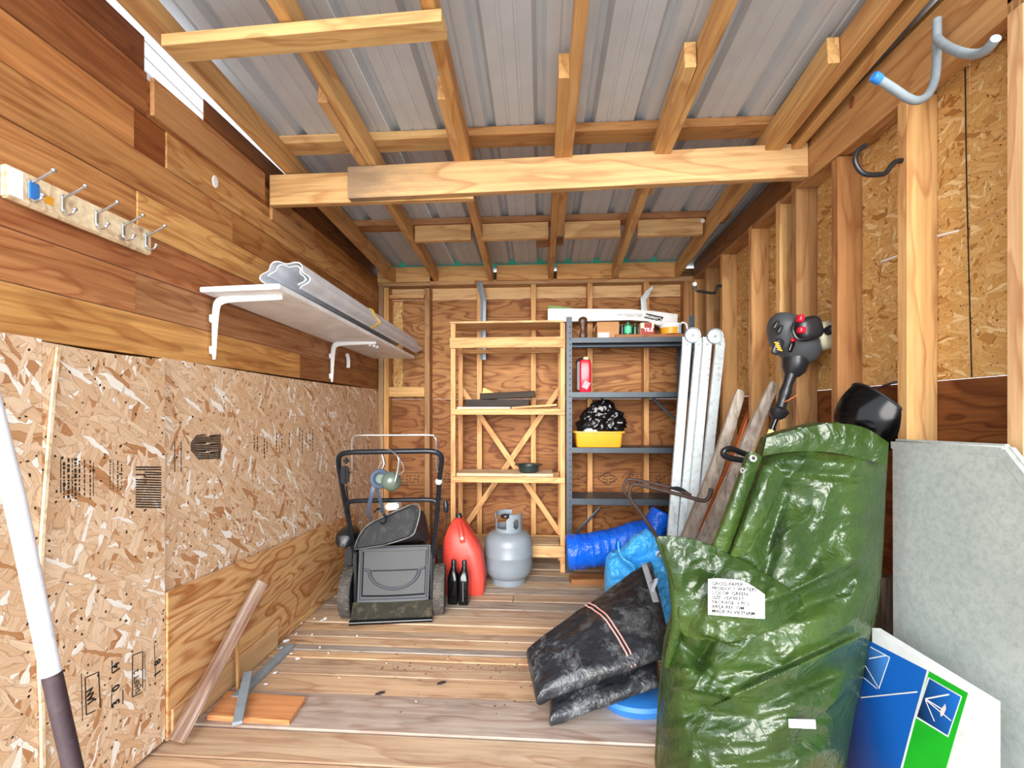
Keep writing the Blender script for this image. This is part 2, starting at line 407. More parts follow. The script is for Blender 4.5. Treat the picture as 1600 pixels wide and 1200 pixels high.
TARPK = tarp('black_polytarp', ['#16181c', '#22252a', '#2e3238'], .34, .28, 11, dust=.55)
TABLE = NT('speckled_laminate')
_c = TABLE.coords(off=False)
TABLE = TABLE.fin(TABLE.mix(TABLE.ramp(TABLE.noise(_c, 55, 5, .75), [(.42, (0, 0, 0)), (.7, (.55,)*3)]), TABLE.ramp(TABLE.noise(_c, 7, 4), [(.3, lin('#aeb4b0')), (.7, lin('#bcc1bc'))]), lin('#868c88')), .5, 0, .4)
POLEW = plain('worn_white_pole', '#e4e6ee', .6, bump=.3, bs=60, dirt=.35, dirtcol='#a8a8b8')
POLED = plain('dark_brown_grip', '#3a2a30', .6, bump=.4, bs=80, dirt=.3, dirtcol='#5c4c50')
GREYP = plain('grey_painted_strip', '#8e9ca6', .6, dirt=.3, dirtcol='#6a6a66')
ROLLP = plain('grey_roof_plastic', '#dadee6', .5)
BOXBLUE = None
TWINE = plain('yellow_twine', '#d8b040', .7)
PINK = plain('pink_cord', '#e8a8a0', .7)
WEB = plain('grey_webbing', '#a8acb4', .7)
BOUNCEG = plain('pale_bounce_ground', '#c2bcb2', .95, bump=.6, bs=30, var=.2)

# ================================================================ THE SHED
Y0 = .56; YB = 3.45; XL = -1.26; XR = 1.12
def rz(y): return 2.342-.07*y            # underside of the rafters
rnd = random.Random(3)
def pick(*c): return rnd.choice(c)
PINE = ('#d8a468', '#dcae74', '#d09a5c', '#e0b47c')
DARKP = ('#b87c48', '#c08850', '#a8703e')

ground = slab('ground', (-7, -7, -.25), (7, .5, -.12), BOUNCEG, None, b=0); ground['kind'] = 'structure'  # unseen ground outside, added and kept pale to bounce light onto the ceiling

# ---- floor
floor = setting('floor')
slab('subfloor', (-1.4, Y0, -.09), (1.35, 3.62, -.04), OLD, floor, '#5a4432')
ed = [Y0, .69, .83, .97, 1.11, 1.25, 1.39, 1.53, 1.738, 1.86, 1.985, 2.045, 2.1, 2.175, 2.25, 2.327, 2.429, 2.53, 2.646, 2.75, 2.86, 2.97, 3.08, 3.2, 3.32, 3.44, 3.56]
fc = ['#b89c82', '#c4a284', '#b49880', '#bfa080', '#a89484', '#c8a27c', '#b89878', '#a8968a', '#c49c74', '#bc9a7a', '#cfa070', '#a0968c', '#c8a078', '#b89c80', '#d0a474', '#c4a482', '#b49a80', '#a49688', '#bda080', '#a89a8a', '#b89c7a', '#9c9288', '#b49878', '#a8937c', '#a08c74', '#a08c74']
for i in range(len(ed)-1):
    dz = rnd.uniform(-.0025, .0025)
    if i in (14, 9, 18):
        xs = rnd.uniform(-.2, .4)
        slab('plank', (-1.38, ed[i]+.0022, -.04), (xs-.0015, ed[i+1]-.0022, dz), FLOORW, floor, fc[i], b=.004)
        slab('plank', (xs+.0015, ed[i]+.0022, -.04), (1.33, ed[i+1]-.0022, dz+.001), FLOORW, floor, '#b47850' if i == 14 else fc[i], b=.004)
    else: slab('plank', (-1.38, ed[i]+.0022, -.04), (1.33, ed[i+1]-.0022, dz), FLOORW, floor, fc[i], b=.004)

# ---- left wall: horizontal boards over strand board sheets
wl = setting('wall_left')
rows = [1.281, 1.41, 1.538, 1.668, 1.795, 1.924, 2.05, 2.19]
def lb(z0, z1, y0, y1, col, x=XL, t=.02, tilt=0):
    return slab('board', (x-t, y0+.001, z0+.0012), (x, y1-.001, z1-.0012), OLD, wl, col, axis='y')
lb(rows[0], rows[1], Y0, 2.31, '#d09858'); lb(rows[0], rows[1], 2.31, 3.5, '#a06c40')
lb(rows[1], rows[2], Y0, 1.343, '#b4764a'); lb(rows[1], rows[2], 1.343, 3.5, '#ac7850', XL-.002)
lb(rows[2], rows[3], Y0, 3.5, '#b07048')
lb(rows[3], rows[4], Y0, 1.343, '#c08450'); lb(rows[3], rows[4], 1.343, 3.5, '#dca868', XL+.003)
lb(rows[4], rows[5], Y0, 1.79, '#bc8450'); lb(rows[4], rows[5], 1.79, 3.5, '#b07844', XL-.001)
lb(rows[5], rows[6], Y0, 1.34, '#c0804c', XL-.002); lb(rows[5], rows[6], 1.34, 1.458, '#8a4a22', XL-.004); lb(rows[5], rows[6], 1.458, 3.5, '#cc9860')
lb(rows[6], rows[7], Y0, 1.384, '#9c6038'); lb(rows[6], 2.175, 1.38, 2.0, '#a8683a', XL-.004); lb(rows[6], 2.14, 2.0, 3.5, '#b47a42', XL-.004)
slab('patch_panel', (XL-.003, 1.395, 2.062), (XL+.012, 1.99, 2.185), WOOD, wl, '#bc8450', axis='y')
slab('patch_panel', (XL-.003, 2.045, 2.0), (XL+.012, 2.44, 2.125), WOOD, wl, '#c08850', axis='y')
slab('upper_board', (XL-.022, Y0, 2.192), (XL-.002, 1.376, 2.3), OLD, wl, '#7a4424', axis='y')
slab('sheathing', (XL-.04, Y0, .0), (XL-.024, 3.56, 1.4), PLY, wl, '#8a6440', axis='y', b=0)
slab('upper_board', (XL-.028, 1.66, 2.1), (XL-.0245, 3.54, 2.3), OLD, wl, '#8a5630', axis='y')
# strand board sheets (the nearest two stand a little proud); the long top edge sags
def osbsheet(y0, y1, x, z1, t=.011, nm='strand_board_sheet', sag=0.0):
    bm = B(); n = 14
    bot = [(x, y0+(y1-y0)*k/n, .012) for k in range(n+1)]
    top = [(x, y0+(y1-y0)*k/n, z1-sag*math.sin(math.pi*k/n)) for k in range(n, -1, -1)]
    # build in the sheet's own plane: local X along Y, local Z up
    c = V((x, (y0+y1)/2, z1/2))
    pts = [(p[1]-c.y, 0, p[2]-c.z) for p in bot+top]
    addprism(bm, pts, (0, t, 0)); bmesh.ops.recalc_face_normals(bm, faces=bm.faces)
    me = bpy.data.meshes.new(nm); bm.to_mesh(me); bm.free()
    return link(nm, me, OSBL, wl, Matrix.Translation(c) @ Matrix.Rotation(math.pi/2, 4, 'Z'), '#ffffff')
osbsheet(Y0, 1.0645, XL+.0115, 1.286)
sh2 = osbsheet(1.066, 1.438, XL+.012, 1.279, sag=.006)
osbsheet(1.44, 3.5, XL+.002, 1.284, sag=.012)
bm = B(); addtube(bm, catmull([(XL+.018, 1.098, 1.268), (XL+.018, 1.082, 1.1), (XL+.018, 1.058, .75), (XL+.018, 1.054, .5), (XL+.018, 1.06, .33), (XL+.018, 1.062, .02)], 5), 1, 6, flat=(.0075, .004, (0, 1, 0)))
obj('batten', bm, WOOD, wl, '#f0dcb8')
# printed stamps on the sheets
def lstamp(name, rects, x):
    bm = B()
    for (y0, z0, y1, z1, wdt) in rects:
        p0 = V((x, y0, z0)); p1 = V((x, y1, z1)); d = p1-p0; M = frame(p0, p1, (1, 0, 0))
        r = bmesh.ops.create_cube(bm, size=1)['verts']; bmesh.ops.scale(bm, verts=r, vec=(d.length, wdt, .0006)); bmesh.ops.transform(bm, matrix=M, verts=r)
    return obj(name, bm, INK, wl, smooth=0)
XS2 = XL+.0125; XS3 = XL+.0025
def LP(px, py, X=XS2): p = atX(px, py, X); return (p.y, p.z)
def pl(pts, wd, X=XS2):
    q = [LP(*p, X) for p in pts]; return [(*a, *b, wd) for a, b in zip(q, q[1:])]
bars = []
for k in range(17): y = 731+62*k/16; bars += pl([(212, y-1), (252, y-(0 if k > 3 else 1))], .0042) if k not in (2, 4) else pl([(226, y-1), (252, y)], .0042)
lstamp('printed_stripes', bars, XS2)
bars = []
for k in range(15):
    y = 681+36*k/14; l = 298+max(0, (4-k))*2+max(0, (k-9))*2.2; bars += pl([(l, y), (345 if k % 5 else 322, y-1.5)], .0045, XS3)
    if k % 5 == 0: bars += pl([(328, y), (345, y-1.5)], .0045, XS3)
bars += pl([(273, 690), (273, 738)], .003, XS3)+pl([(283, 690), (283, 737)], .003, XS3)
lstamp('printed_stripes', bars, XS3)
tr = random.Random(5)
bars = []
for col_, (x0, ya, yb, wd) in enumerate([(95, 717, 770, .002), (100, 722, 779, .005), (107, 716, 779, .006), (113, 716, 779, .003), (118, 716, 780, .007), (124, 720, 776, .004), (132, 718, 775, .003), (141, 719, 780, .003), (146, 722, 775, .002), (172, 720, 765, .003), (177, 722, 765, .002), (184, 720, 768, .003), (190, 725, 764, .003)]):
    y = ya
    while y < yb:
        l = tr.uniform(2, 7) if wd > .0025 else 30
        bars += pl([(x0, y), (x0, min(yb, y+l))], wd*tr.uniform(.6, 1.2)); y += l+tr.uniform(1.2, 3)
lstamp('printed_stamp', bars, XS2)
bars = []
for x0, ya, yb in [(397, 680, 702), (402, 682, 700), (413, 686, 712), (417, 690, 706), (432, 676, 700), (440, 678, 698), (452, 676, 700), (468, 668, 690), (472, 672, 706), (478, 676, 698), (484, 668, 704), (488, 670, 702)]:
    y = ya
    while y < yb: l = tr.uniform(2, 6); bars += pl([(x0, y), (x0+.5, y+l)], .006, XS3); y += l+2
lstamp('printed_stamp', bars, XS3)
# date stamp: letters read upwards
def zz(pts, wd=.003): return pl(pts, wd)
bars = zz([(133, 1059), (154, 1050), (157, 1106)])+zz([(133, 1059), (135, 1117), (149, 1110)])+zz([(127, 1052), (129, 1127)], .0016)
bars += zz([(175, 1032), (175, 1052)])+zz([(175, 1070), (174, 1106)], .002)+zz([(207, 1024), (223, 1018), (223, 1075)])+zz([(207, 1024), (207, 1089), (222, 1082)])+zz([(226, 1018), (227, 1080)], .0012)+zz([(241, 1006), (243, 1060)], .0022)+zz([(192, 1078), (192, 1100)])
lstamp('printed_frame', bars, XS2)
for s_, p, sz in (('JAN', (147, 1095), .025), ('3', (187, 1098), .034), ('0', (187, 1075), .034), ('14', (187, 1048), .03), ('SHIFT 2', (219, 1080), .0235), ('1', (251, 1052), .034), ('8', (251, 1035), .034)):
    y, z = LP(*p); text('printed_stamp', s_, sz, axes((XS2, y, z), (0, -.1, 1), (0, -1, -.0)), wl, INK, bold=.0012 if len(s_) < 4 else .0004)
# plywood lapped over the foot of the wall
bm = B(); addprism(bm, [(XL+.014, 1.442, .004), (XL+.016, 2.95, .004), (XL+.010, 2.95, .434), (XL+.010, 1.442, .5)], (.012, 0, 0))
for v in bm.verts: pass
c = V((XL+.02, 2.2, .25))
bm.free(); bm = B(); addprism(bm, [(1.442-2.2, 0, .006-.25), (2.96-2.2, 0, .006-.25), (2.96-2.2, 0, .432-.25), (1.442-2.2, 0, .5-.25)], (0, .012, 0))
me = bpy.data.meshes.new('plywood_skirt'); bmesh.ops.recalc_face_normals(bm, faces=bm.faces); bm.to_mesh(me); bm.free()
link('plywood_skirt', me, PLYL, wl, Matrix.Translation(c) @ Matrix.Rotation(math.pi/2, 4, 'Z'), '#ffffff')
slab('skirt_offcut', (XL+.021, 1.45, .004), (XL+.031, 2.06, .105), WOOD, wl, '#dcb07c', axis='y')

# ---- back wall
wb = setting('wall_back')
PB = YB+.0895
def bx(px): return atY(px, 600, YB).x
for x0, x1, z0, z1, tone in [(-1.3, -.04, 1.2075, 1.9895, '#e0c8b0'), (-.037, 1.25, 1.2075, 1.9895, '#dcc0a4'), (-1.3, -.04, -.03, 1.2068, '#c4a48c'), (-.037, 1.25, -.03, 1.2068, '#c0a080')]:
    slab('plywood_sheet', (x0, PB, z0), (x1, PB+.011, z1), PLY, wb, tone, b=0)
slab('rim_board', (-1.3, PB+.02, 2.1), (1.25, PB+.035, 2.205), OLD, wb, '#8a6038')
for x0, x1 in ((-1.3, -.85), (-.85, .38), (.38, 1.25)):
    slab('upper_board', (x0, PB, 1.993), (x1-.002, PB+.018, 2.1), WOOD, wb, pick(*PINE))
for xa, xb, z1, c_ in [(-1.255, -1.215, 2.08, '#a88460'), (-1.212, -1.174, 2.07, '#d29a58'), (-.892, -.853, 2.06, '#a87c50'), (-.487, -.449, 2.075, '#cc9860'), (-.075, -.037, 2.075, '#cc9458'), (.35, .388, 2.075, '#c89056'), (.768, .806, 2.075, '#cc9458'), (1.06, 1.098, 2.08, '#c08850'), (1.1, 1.138, 2.1, '#b88850')]:
    slab('stud', (xa, YB, .038), (xb, YB+.089, z1), WOOD, wb, c_, axis='z')
slab('strand_board_strip', (-1.16, PB-.012, 1.22), (-1.085, PB-.001, 1.975), OSBR, wb, '#ffffff', axis='z')
slab('sole_plate', (-1.26, YB, 0), (1.13, YB+.089, .038), WOOD, wb, '#b08a62')
slab('top_plate', (-1.26, YB-.005, 2.076), (1.13, YB+.089, 2.112), WOOD, wb, '#b88e62')
slab('blocking', (-1.17, YB+.004, 1.985), (-.9, YB+.06, 2.012), WOOD, wb, '#d8a468')
slab('blocking', (-1.172, YB, 1.225), (-.894, YB+.06, 1.3), WOOD, wb, '#d8a868')
for a, b2 in ((590, 672), (680, 765), (776, 861), (870, 958), (966, 1056)):
    xa = atY(a, 420, YB-.025).x; xb = atY(b2, 420, YB-.025).x
    slab('blocking', (xa, YB-.03, 2.1), (xb, YB+.006, 2.214), WOOD, wb, pick('#d89c58', '#d8a060', '#dca868'))
slab('blocking', (-.845, YB-.028, 2.074), (-.5, YB+.0, 2.1), WOOD, wb, '#c89a68')
# band of print on the lower plywood
bars = []
def BPx(px, py, Y=PB-.0006): return atY(px, py, Y)
bm = B()
def bstroke(p0, p1, wd):
    a = BPx(*p0); b_ = BPx(*p1); M = frame(a, b_, (0, 1, 0)); r = bmesh.ops.create_cube(bm, size=1)['verts']
    bmesh.ops.scale(bm, verts=r, vec=((b_-a).length, wd, .0006)); bmesh.ops.transform(bm, matrix=M, verts=r)
for yy in (739, 758): bstroke((624, yy), (668, yy), .004); bstroke((684, yy+2), (1050, yy-1), .003)
for a, b2 in (((934, 748), (949, 738)), ((949, 738), (964, 748)), ((964, 748), (949, 758)), ((949, 758), (934, 748)), ((976, 741), (1012, 741)), ((976, 755), (1012, 755)), ((976, 741), (972, 748))): bstroke(a, b2, .005)
for x0 in [628, 634, 640, 646, 652, 694, 700, 705, 742, 748, 754, 764, 772, 780, 788, 798, 858, 864, 870, 902, 908, 914, 920, 942, 947, 952, 957, 982, 988, 994, 1000, 1006, 1024, 1030, 1036]:
    for yy in (744, 749, 753): bstroke((x0+tr.uniform(-1, 1), yy+tr.uniform(-1, 1)), (x0+tr.uniform(2, 5), yy+tr.uniform(-2, 2)), .006)
obj('printed_band', bm, INK, wb, smooth=0)

# ---- right wall
wr_ = setting('wall_right')
PXR = XR+.0895
def rsheet(y0, y1, z0, z1, mat, tone, nm): return slab(nm, (PXR, y0, z0), (PXR+.011, y1, z1), mat, wr_, tone, axis='y', b=0)
for y0, y1, z0, z1 in [(Y0, 1.363, 1.1985, 1.63), (Y0, 1.363, 1.633, 2.36), (1.367, 2.55, 1.1985, 1.63), (1.367, 2.55, 1.633, 2.36), (2.554, 3.55, 1.1985, 1.63), (2.554, 3.55, 1.633, 2.3)]: rsheet(y0, y1, z0, z1, OSBR, '#ffffff', 'strand_board_sheet')
rsheet(Y0, 1.9, -.03, 1.197, PLY, '#a88060', 'plywood_sheet'); rsheet(1.904, 3.55, -.03, 1.197, PLY, '#a88060', 'plywood_sheet')
def rstud(y1, z1, c_, w_=.038, d=.089, x=XR): slab('stud', (x, y1-w_, .038), (x+d, y1, z1), WOOD, wr_, c_, axis='z')
rstud(.86, 2.1, PINE[0]); rstud(1.169, 2.3, '#e2b280'); rstud(1.506, 2.075, '#dca868'); rstud(1.832, 2.07, '#a8703c'); rstud(2.11, 2.085, '#a87848'); rstud(2.249, 2.1, '#d8a868')
rstud(2.535, 2.1, '#d0985c'); rstud(2.926, 2.09, '#c8965c'); rstud(3.19, 2.08, '#a87c4c'); rstud(3.44, 2.09, '#cc965a')
slab('sole_plate', (XR, Y0, 0), (XR+.089, YB, .038), WOOD, wr_, '#a88058')
board('header_beam', (XR+.02, Y0, 2.13), (XR+.02, 2.115, 2.18), .04, .19, WOOD, wr_, '#c08c54', label='wide honey-brown header beam with two round knots')
for px, py, r_ in ((1331, 160, .017), (1265, 223, .014)):
    q = atX(px, py, XR-.0008); bm = B(); addlathe(bm, [(0, .0012), (r_*.6, .0012), (r_*.65, .0004), (r_*.9, .0012), (r_, 0), (0, 0)], q, (-1, 0, 0), 18, 1.25, .9); obj('knot', bm, KNOT, wr_)
board('top_plate', (XR+.065, Y0, 2.1), (XR+.065, 2.115, 2.105), .047, .036, WOOD, wr_, '#c89860')
board('top_plate', (XR+.03, 2.118, 2.165), (XR+.03, YB, 2.145), .038, .14, WOOD, wr_, '#8a5a34')
board('top_plate', (XR+.045, 2.118, 2.09), (XR+.045, YB, 2.085), .089, .02, WOOD, wr_, '#b07c4c')
for y0, y1, z0, z1 in ((1.396, 1.47, 1.628, 1.640), (1.55, 1.7, 1.627, 1.638)):
    board('seam_light_line', (PXR-.0015, y0, z0), (PXR-.0015, y1, z1), .002, .006, WHITE, wr_)  # white strips standing in for the line of light at the sheet gap
bm = B(); addtube(bm, catmull([(PXR-.001, 1.378, 2.09), (PXR-.001, 1.374, 1.8), (PXR-.001, 1.369, 1.6), (PXR-.001, 1.358, 1.2)], 4), 1, 5, flat=(.0022, .0008, (0, 1, 0)))
obj('chalk_line', bm, INK, wr_)

# ---- roof
ce = setting('ceiling')
def rafter(x0, y0, x1, y1, c_, w_=.038, h=.089, dz=0):
    board('rafter', (x0+w_/2, y0, rz(y0)+h/2+dz), (x1+w_/2, y1, rz(y1)+h/2+dz), w_, h, WOOD, ce, c_)
rafter(-1.205, Y0-.1, -1.15, 3.5, '#d2a062', .045)
rafter(-.81, 1.61, -.815, 3.5, '#d09c60'); rafter(-.768, Y0-.1, -.77, 2.2, '#d8a868')
rafter(-.372, 1.62, -.4, 3.5, '#d4a064'); rafter(-.332, Y0-.1, -.348, 2.2, '#c8904e')
rafter(.06, 1.55, .055, 3.5, '#c89454'); rafter(.1, Y0-.1, .095, 2.72, '#d09c5e')
rafter(.472, 1.53, .53, 3.5, '#d8a868'); rafter(.512, Y0-.1, .515, 2.3, '#d4a262')
rafter(.93, 1.54, .985, 3.5, '#d6a666'); rafter(.97, Y0-.1, .972, 2.6, '#d0985a'); rafter(1.04, Y0-.1, 1.05, 2.2, '#cc9858')
def purlin(y, x0, x1, c_, w_=.089): board('purlin', (x0, y, rz(y)+.089+.019), (x1, y, rz(y)+.089+.019), w_, .038, WOOD, ce, c_, up=(0, .07, 1))
purlin(.75, -1.28, 1.2, '#c89458'); purlin(1.995, -1.16, -.4, '#d8ac70'); purlin(1.99, -.398, 1.02, '#b07a42'); purlin(2.76, -1.16, 1.1, '#a8744a')
board('brace', (-1.145, 1.34, rz(1.34)-.02), (-.28, 1.31, rz(1.31)-.02), .07, .036, WOOD, ce, '#dcb070')
for xa, xb in ((-.765, -.42), (-.36, .045), (.14, .47), (.57, .945)):
    board('blocking', (xa, 2.74, rz(2.74)+.04), (xb, 2.74, rz(2.74)+.042), .036, .095, WOOD, ce, pick('#dcb078', '#e0b47c', '#d8a868'))
board('tie_beam', (-1.245, 2.035, 2.125), (-.3, 2.035, 2.127), .036, .138, WOOD, ce, '#dcae70')
board('tie_beam', (-.86, 1.997, 2.127), (XR-.002, 1.997, 2.16), .036, .142, STAINED, ce, '#d8ac74', label='long horizontal beam with a grey stained left end')
for p in ((1098, 345),):
    q = atY(*p, 2.715); bm = B(); addlathe(bm, [(0, .004), (.006, .004), (.012, .002), (.013, 0), (0, 0)], q, (0, -1, 0), 14); obj('nail_cap', bm, WHITE, ce)
board('blocking', atY(838, 381, 2.98), atY(880, 377, 2.98), .05, .036, WOOD, ce, '#a8744a')
q = atX(336, 284, XL+.001); bm = B(); addlathe(bm, [(0, .003), (.014, .003), (.016, 0), (0, 0)], q, (1, 0, 0), 14, sx=1.5); obj('nail_cap', bm, WHITE, wl)
# ribbed steel sheets, ribs along Y
def rib_profile(x0, x1):
    pts = []; x = x0; P = .21
    n = round((x1-x0)/P)
    for k in range(n):
        b_ = x0+k*P
        pts += [(b_, 0), (b_+.016, .03), (b_+.034, .03), (b_+.05, 0), (b_+.094, 0), (b_+.098, .0035), (b_+.106, .0035), (b_+.11, 0), (b_+.15, 0), (b_+.154, .0035), (b_+.162, .0035), (b_+.166, 0)]
    pts.append((x1, 0)); return pts
for k, (x0, x1) in enumerate(((-1.5, -.66), (-.66, .18), (.18, 1.02), (1.02, 1.44))):
    bm = B(); pr = rib_profile(x0, x1); R = []
    for y in (Y0-.25, 1.6, 2.7, 3.7):
        zb = rz(y)+.1275+(.0012 if k % 2 else 0)
        R.append([bm.verts.new((x, y, zb+h)) for x, h in pr]); R[-1] += [bm.verts.new((x, y, zb+h+.0008)) for x, h in reversed(pr)]
    n = len(R[0])
    for A, C in zip(R, R[1:]):
        for i in range(n): bm.faces.new((A[i], A[(i+1) % n], C[(i+1) % n], C[i]))
    obj('roof_sheet', bm, METALR, ce, smooth=20)
# mint foam closures in the ribs at the eaves
k = 0
x = -1.5
while x < 1.3:
    if -1.22 < x < 1.1:
        zb = rz(3.44)+.1275-.012; bm = B()
        addprism(bm, [(x-.004, 3.44, zb), (x+.054, 3.44, zb), (x+.05, 3.44, zb+.014), (x+.034, 3.44, zb+.041), (x+.016, 3.44, zb+.041), (x, 3.44, zb+.014)], (0, .03, 0)); obj('foam_closure', bm, FOAM, ce, smooth=0)
    x += .21
slab('foam_strip', (-1.17, 3.445, rz(3.44)+.108), (1.05, 3.475, rz(3.44)+.127), FOAM, ce, b=0)

# ================================================================ THINGS, LEFT WALL
# ---- coat hook rail
g = thing('coat_hook_rail', 'pale wooden coat rail with five double hooks high on the left wall', 'coat rack', (XL+.03, 1.17, 1.63))
bm = B(); addbox(bm, (XL+.019, 1.172, 1.638), (.018, .395, .078), None, .004); obj('rail_board', bm, WOOD, g, '#f0dcb8')
hx = XL+.028
for k, (y, z) in enumerate([(1.022, 1.642), (1.098, 1.642), (1.187, 1.642), (1.268, 1.641), (1.346, 1.641)]):
    bm = B(); addbox(bm, (hx+.003, y, z-.003), (.005, .011, .046), None, .002)
    addtube(bm, catmull([(hx+.004, y, z+.012), (hx+.03, y+.001, z+.024), (hx+.062, y+.002, z+.042)], 4), .0032, 8)
    addtube(bm, catmull([(hx+.004, y, z-.018), (hx+.012, y, z-.03), (hx+.028, y, z-.029), (hx+.036, y, z-.018)], 5), .003, 8)
    for q in ((hx+.062, y+.002, z+.042), (hx+.036, y, z-.018)): bmesh.ops.create_uvsphere(bm, u_segments=8, v_segments=6, radius=.0055, matrix=Matrix.Translation(q))
    h = obj('hook', bm, STEEL, g)
    if k == 0:
        bm = B(); addbox(bm, (hx+.009, y+.004, z-.006), (.004, .022, .04), None, .0015); obj('price_tag', bm, BLUEP, h, label='small blue tag on the nearest hook')
bm = B(); addbox(bm, (hx+.001, 1.066, 1.633), (.0012, .02, .02)); obj('sticker', bm, YELLOW, g, label='small yellow sticker')
bm = B(); addbox(bm, (hx+.0012, .993, 1.64), (.0012, .03, .066)); obj('sticker', bm, WHITE, g, label='white paper sticker at the near end')

# ---- wall shelf on two brackets
g = thing('wall_shelf', 'white laminate shelf on two white steel brackets fixed to the left wall', 'shelf', (XL, 2.4, 1.5))
bm = B(); p = [(XL+.012, 1.59, 1.542), (-.935, 1.575, 1.545), (-.935, 3.32, 1.502), (XL+.012, 3.32, 1.504)]
addprism(bm, p, (0, 0, .019)); bmesh.ops.recalc_face_normals(bm, faces=bm.faces); bmesh.ops.bevel(bm, geom=bm.edges[:], offset=.003, segments=2, affect='EDGES'); obj('shelf_board', bm, WHITE, g)
for y, z in ((1.655, 1.538), (2.633, 1.518)):
    bm = B(); R = []
    path = catmull([(XL+.02, y, z-.235), (XL+.023, y, z-.12), (XL+.03, y, z-.035), (XL+.048, y, z-.012), (XL+.09, y, z-.004), (XL+.18, y, z-.003), (XL+.29, y, z-.0035)], 5)
    n = len(path); ra = [.006+.0105*math.sin(math.pi*min(1, (i/n)*1.0))**.8 for i in range(n)]
    addtube(bm, path, ra, 8, flat=(.55, 1.0, (0, 1, 0)))
    for (a, dz) in ((.004, -.2), (.004, -.08)): addbox(bm, (XL+.012, y, z+dz), (.014, .018, .03), None, .003)
    obj('bracket', bm, WHITE, g)
bm = B(); addtube(bm, catmull([(XL+.012, 2.86, 1.48), (XL+.022, 2.86, 1.44), (XL+.02, 2.86, 1.39)], 5), [.012]*11, 8, flat=(.6, 1, (0, 1, 0))); obj('cable_clip', bm, WHITE, g)
bm = B()
for q in ((XL+.24, 2.66, 1.51), (XL+.262, 2.72, 1.505), (XL+.255, 2.69, 1.508)): bmesh.ops.create_uvsphere(bm, u_segments=10, v_segments=7, radius=.013, matrix=Matrix.Translation(q))
obj('felt_pad', bm, WHITE, g)

# ---- rolled scalloped roof plastic lying on the shelf
def scallop(y, z0, phase, k=1.0):
    o = []
    N = 84
    for i in range(N+1):
        t = i/N; a = math.radians(-42+262*t)             # an open roll, wavy all round
        r = .071*k*(1+.12*math.cos(a*6+phase)); o.append((-1.005+r*math.cos(a)*1.32, y, z0+.062+r*math.sin(a)*.95))
    return o
g = thing('roof_plastic_roll', 'grey white scalloped plastic sheet rolled lengthwise on the wall shelf', 'plastic sheet', (-1.0, 2.5, 1.56))
bm = B(); S0 = []
for y, z in ((1.73, 1.566), (2.3, 1.553), (2.9, 1.54), (3.4, 1.529)):
    o = scallop(y, z, .5); inn = [V((x_*.0-1.005+(x_+1.005)*.955, y, z+.062+(zz_-z-.062)*.955)) for x_, _, zz_ in o]
    S0.append(o+[tuple(q) for q in reversed(inn)])
addloft(bm, S0); obj('outer_sheet', bm, ROLLP, g, smooth=40)
bm = B(); S0 = []
for y, z in ((1.745, 1.578), (2.5, 1.561), (3.38, 1.541)):
    o = scallop(y, z-.004, .9, .76); o = o[:70]; inn = [V((-1.005+(x_+1.005)*.93, y, z+.058+(zz_-z-.058)*.93)) for x_, _, zz_ in o]
    S0.append(o+[tuple(q) for q in reversed(inn)])
addloft(bm, S0); obj('inner_sheet', bm, ROLLP, g, smooth=40)
bm = B()
for yy in (2.46, 2.475):
    addtube(bm, catmull([(x_*1.0-.0+(x_+1.005)*.06, yy+.02*math.sin(i*.5), 1.549+.062+(z_-1.549-.062)*1.06) for i, (x_, _, z_) in enumerate(scallop(yy, 1.549, .5)[::6])], 4), .0025, 6)
addtube(bm, catmull([(-1.03, 2.46, 1.68), (-1.06, 2.36, 1.7), (-1.0, 2.3, 1.705), (-.98, 2.36, 1.69), (-1.02, 2.47, 1.678)], 6), .0025, 6)
tag(obj('twine', bm, TWINE, None), 'yellow twine tied round the grey plastic roll on the shelf', 'twine')

P3_ = atY
# ---- white pole leaning in the near corner
g = thing('leaning_pole', 'worn white pole with a dark brown lower end leaning at the left edge', 'tool handle', (-.89, .9, 0))
pp = [(-72, 372, .85), (-30, 556, .868), (4, 700, .88), (22, 776, .883), (38, 850, .885), (60, 955, .889), (81, 1055, .893)]
bm = B(); addtube(bm, [P3_(*q) for q in pp], [.0145, .0155, .0165, .0178, .0172, .017, .0165], 14); obj('shaft', bm, POLEW, g)
bm = B(); addtube(bm, [P3_(81, 1053, .893), P3_(97, 1127, .896), P3_(140, 1312, .9), V((P3_(172, 1460, .902).x, .902, .002))], [.0168, .0168, .016, .016], 14); obj('grip', bm, POLED, g, label='dark brown lower end')

# ---- offcuts at the foot of the left wall
def single(name, label, cat, p0, p1, wd, h, mat, color=None, up=(0, 0, 1), group=None, b=.002):
    o = board(name, p0, p1, wd, h, mat, None, color, up, b); return tag(o, label, cat, group)
single('lath', 'grey weathered lath leaning diagonally on the plywood at the left wall', 'stick', (-1.185, 1.41, .03), (-1.195, 1.885, .372), .012, .052, GREYW, '#c4b0a4', up=(.464, .348, -.486))
bm = B(); q = [atZ(338, 1079, .02), atZ(478, 1088, .02), atZ(452, 1126, .02), atZ(324, 1118, .02)]; q[0].x = -1.215; q[3].x = -1.19
c_ = sum(q, V())/4; bm2 = bmesh.new(); addprism(bm2, [p-c_ for p in q], (0, 0, -.018)); bmesh.ops.recalc_face_normals(bm2, faces=bm2.faces)
bmesh.ops.bevel(bm2, geom=bm2.edges[:], offset=.002, segments=1, affect='EDGES'); me = bpy.data.meshes.new('offcut'); bm2.to_mesh(me); bm2.free(); bm.free()
tag(link('cedar_offcut', me, WOOD, None, Matrix.Translation(c_), '#d88c54'), 'short flat orange board lying on the floor by the left wall', 'board')
a = atZ(368, 1066, .04); b_ = atZ(375, 1150, .03)
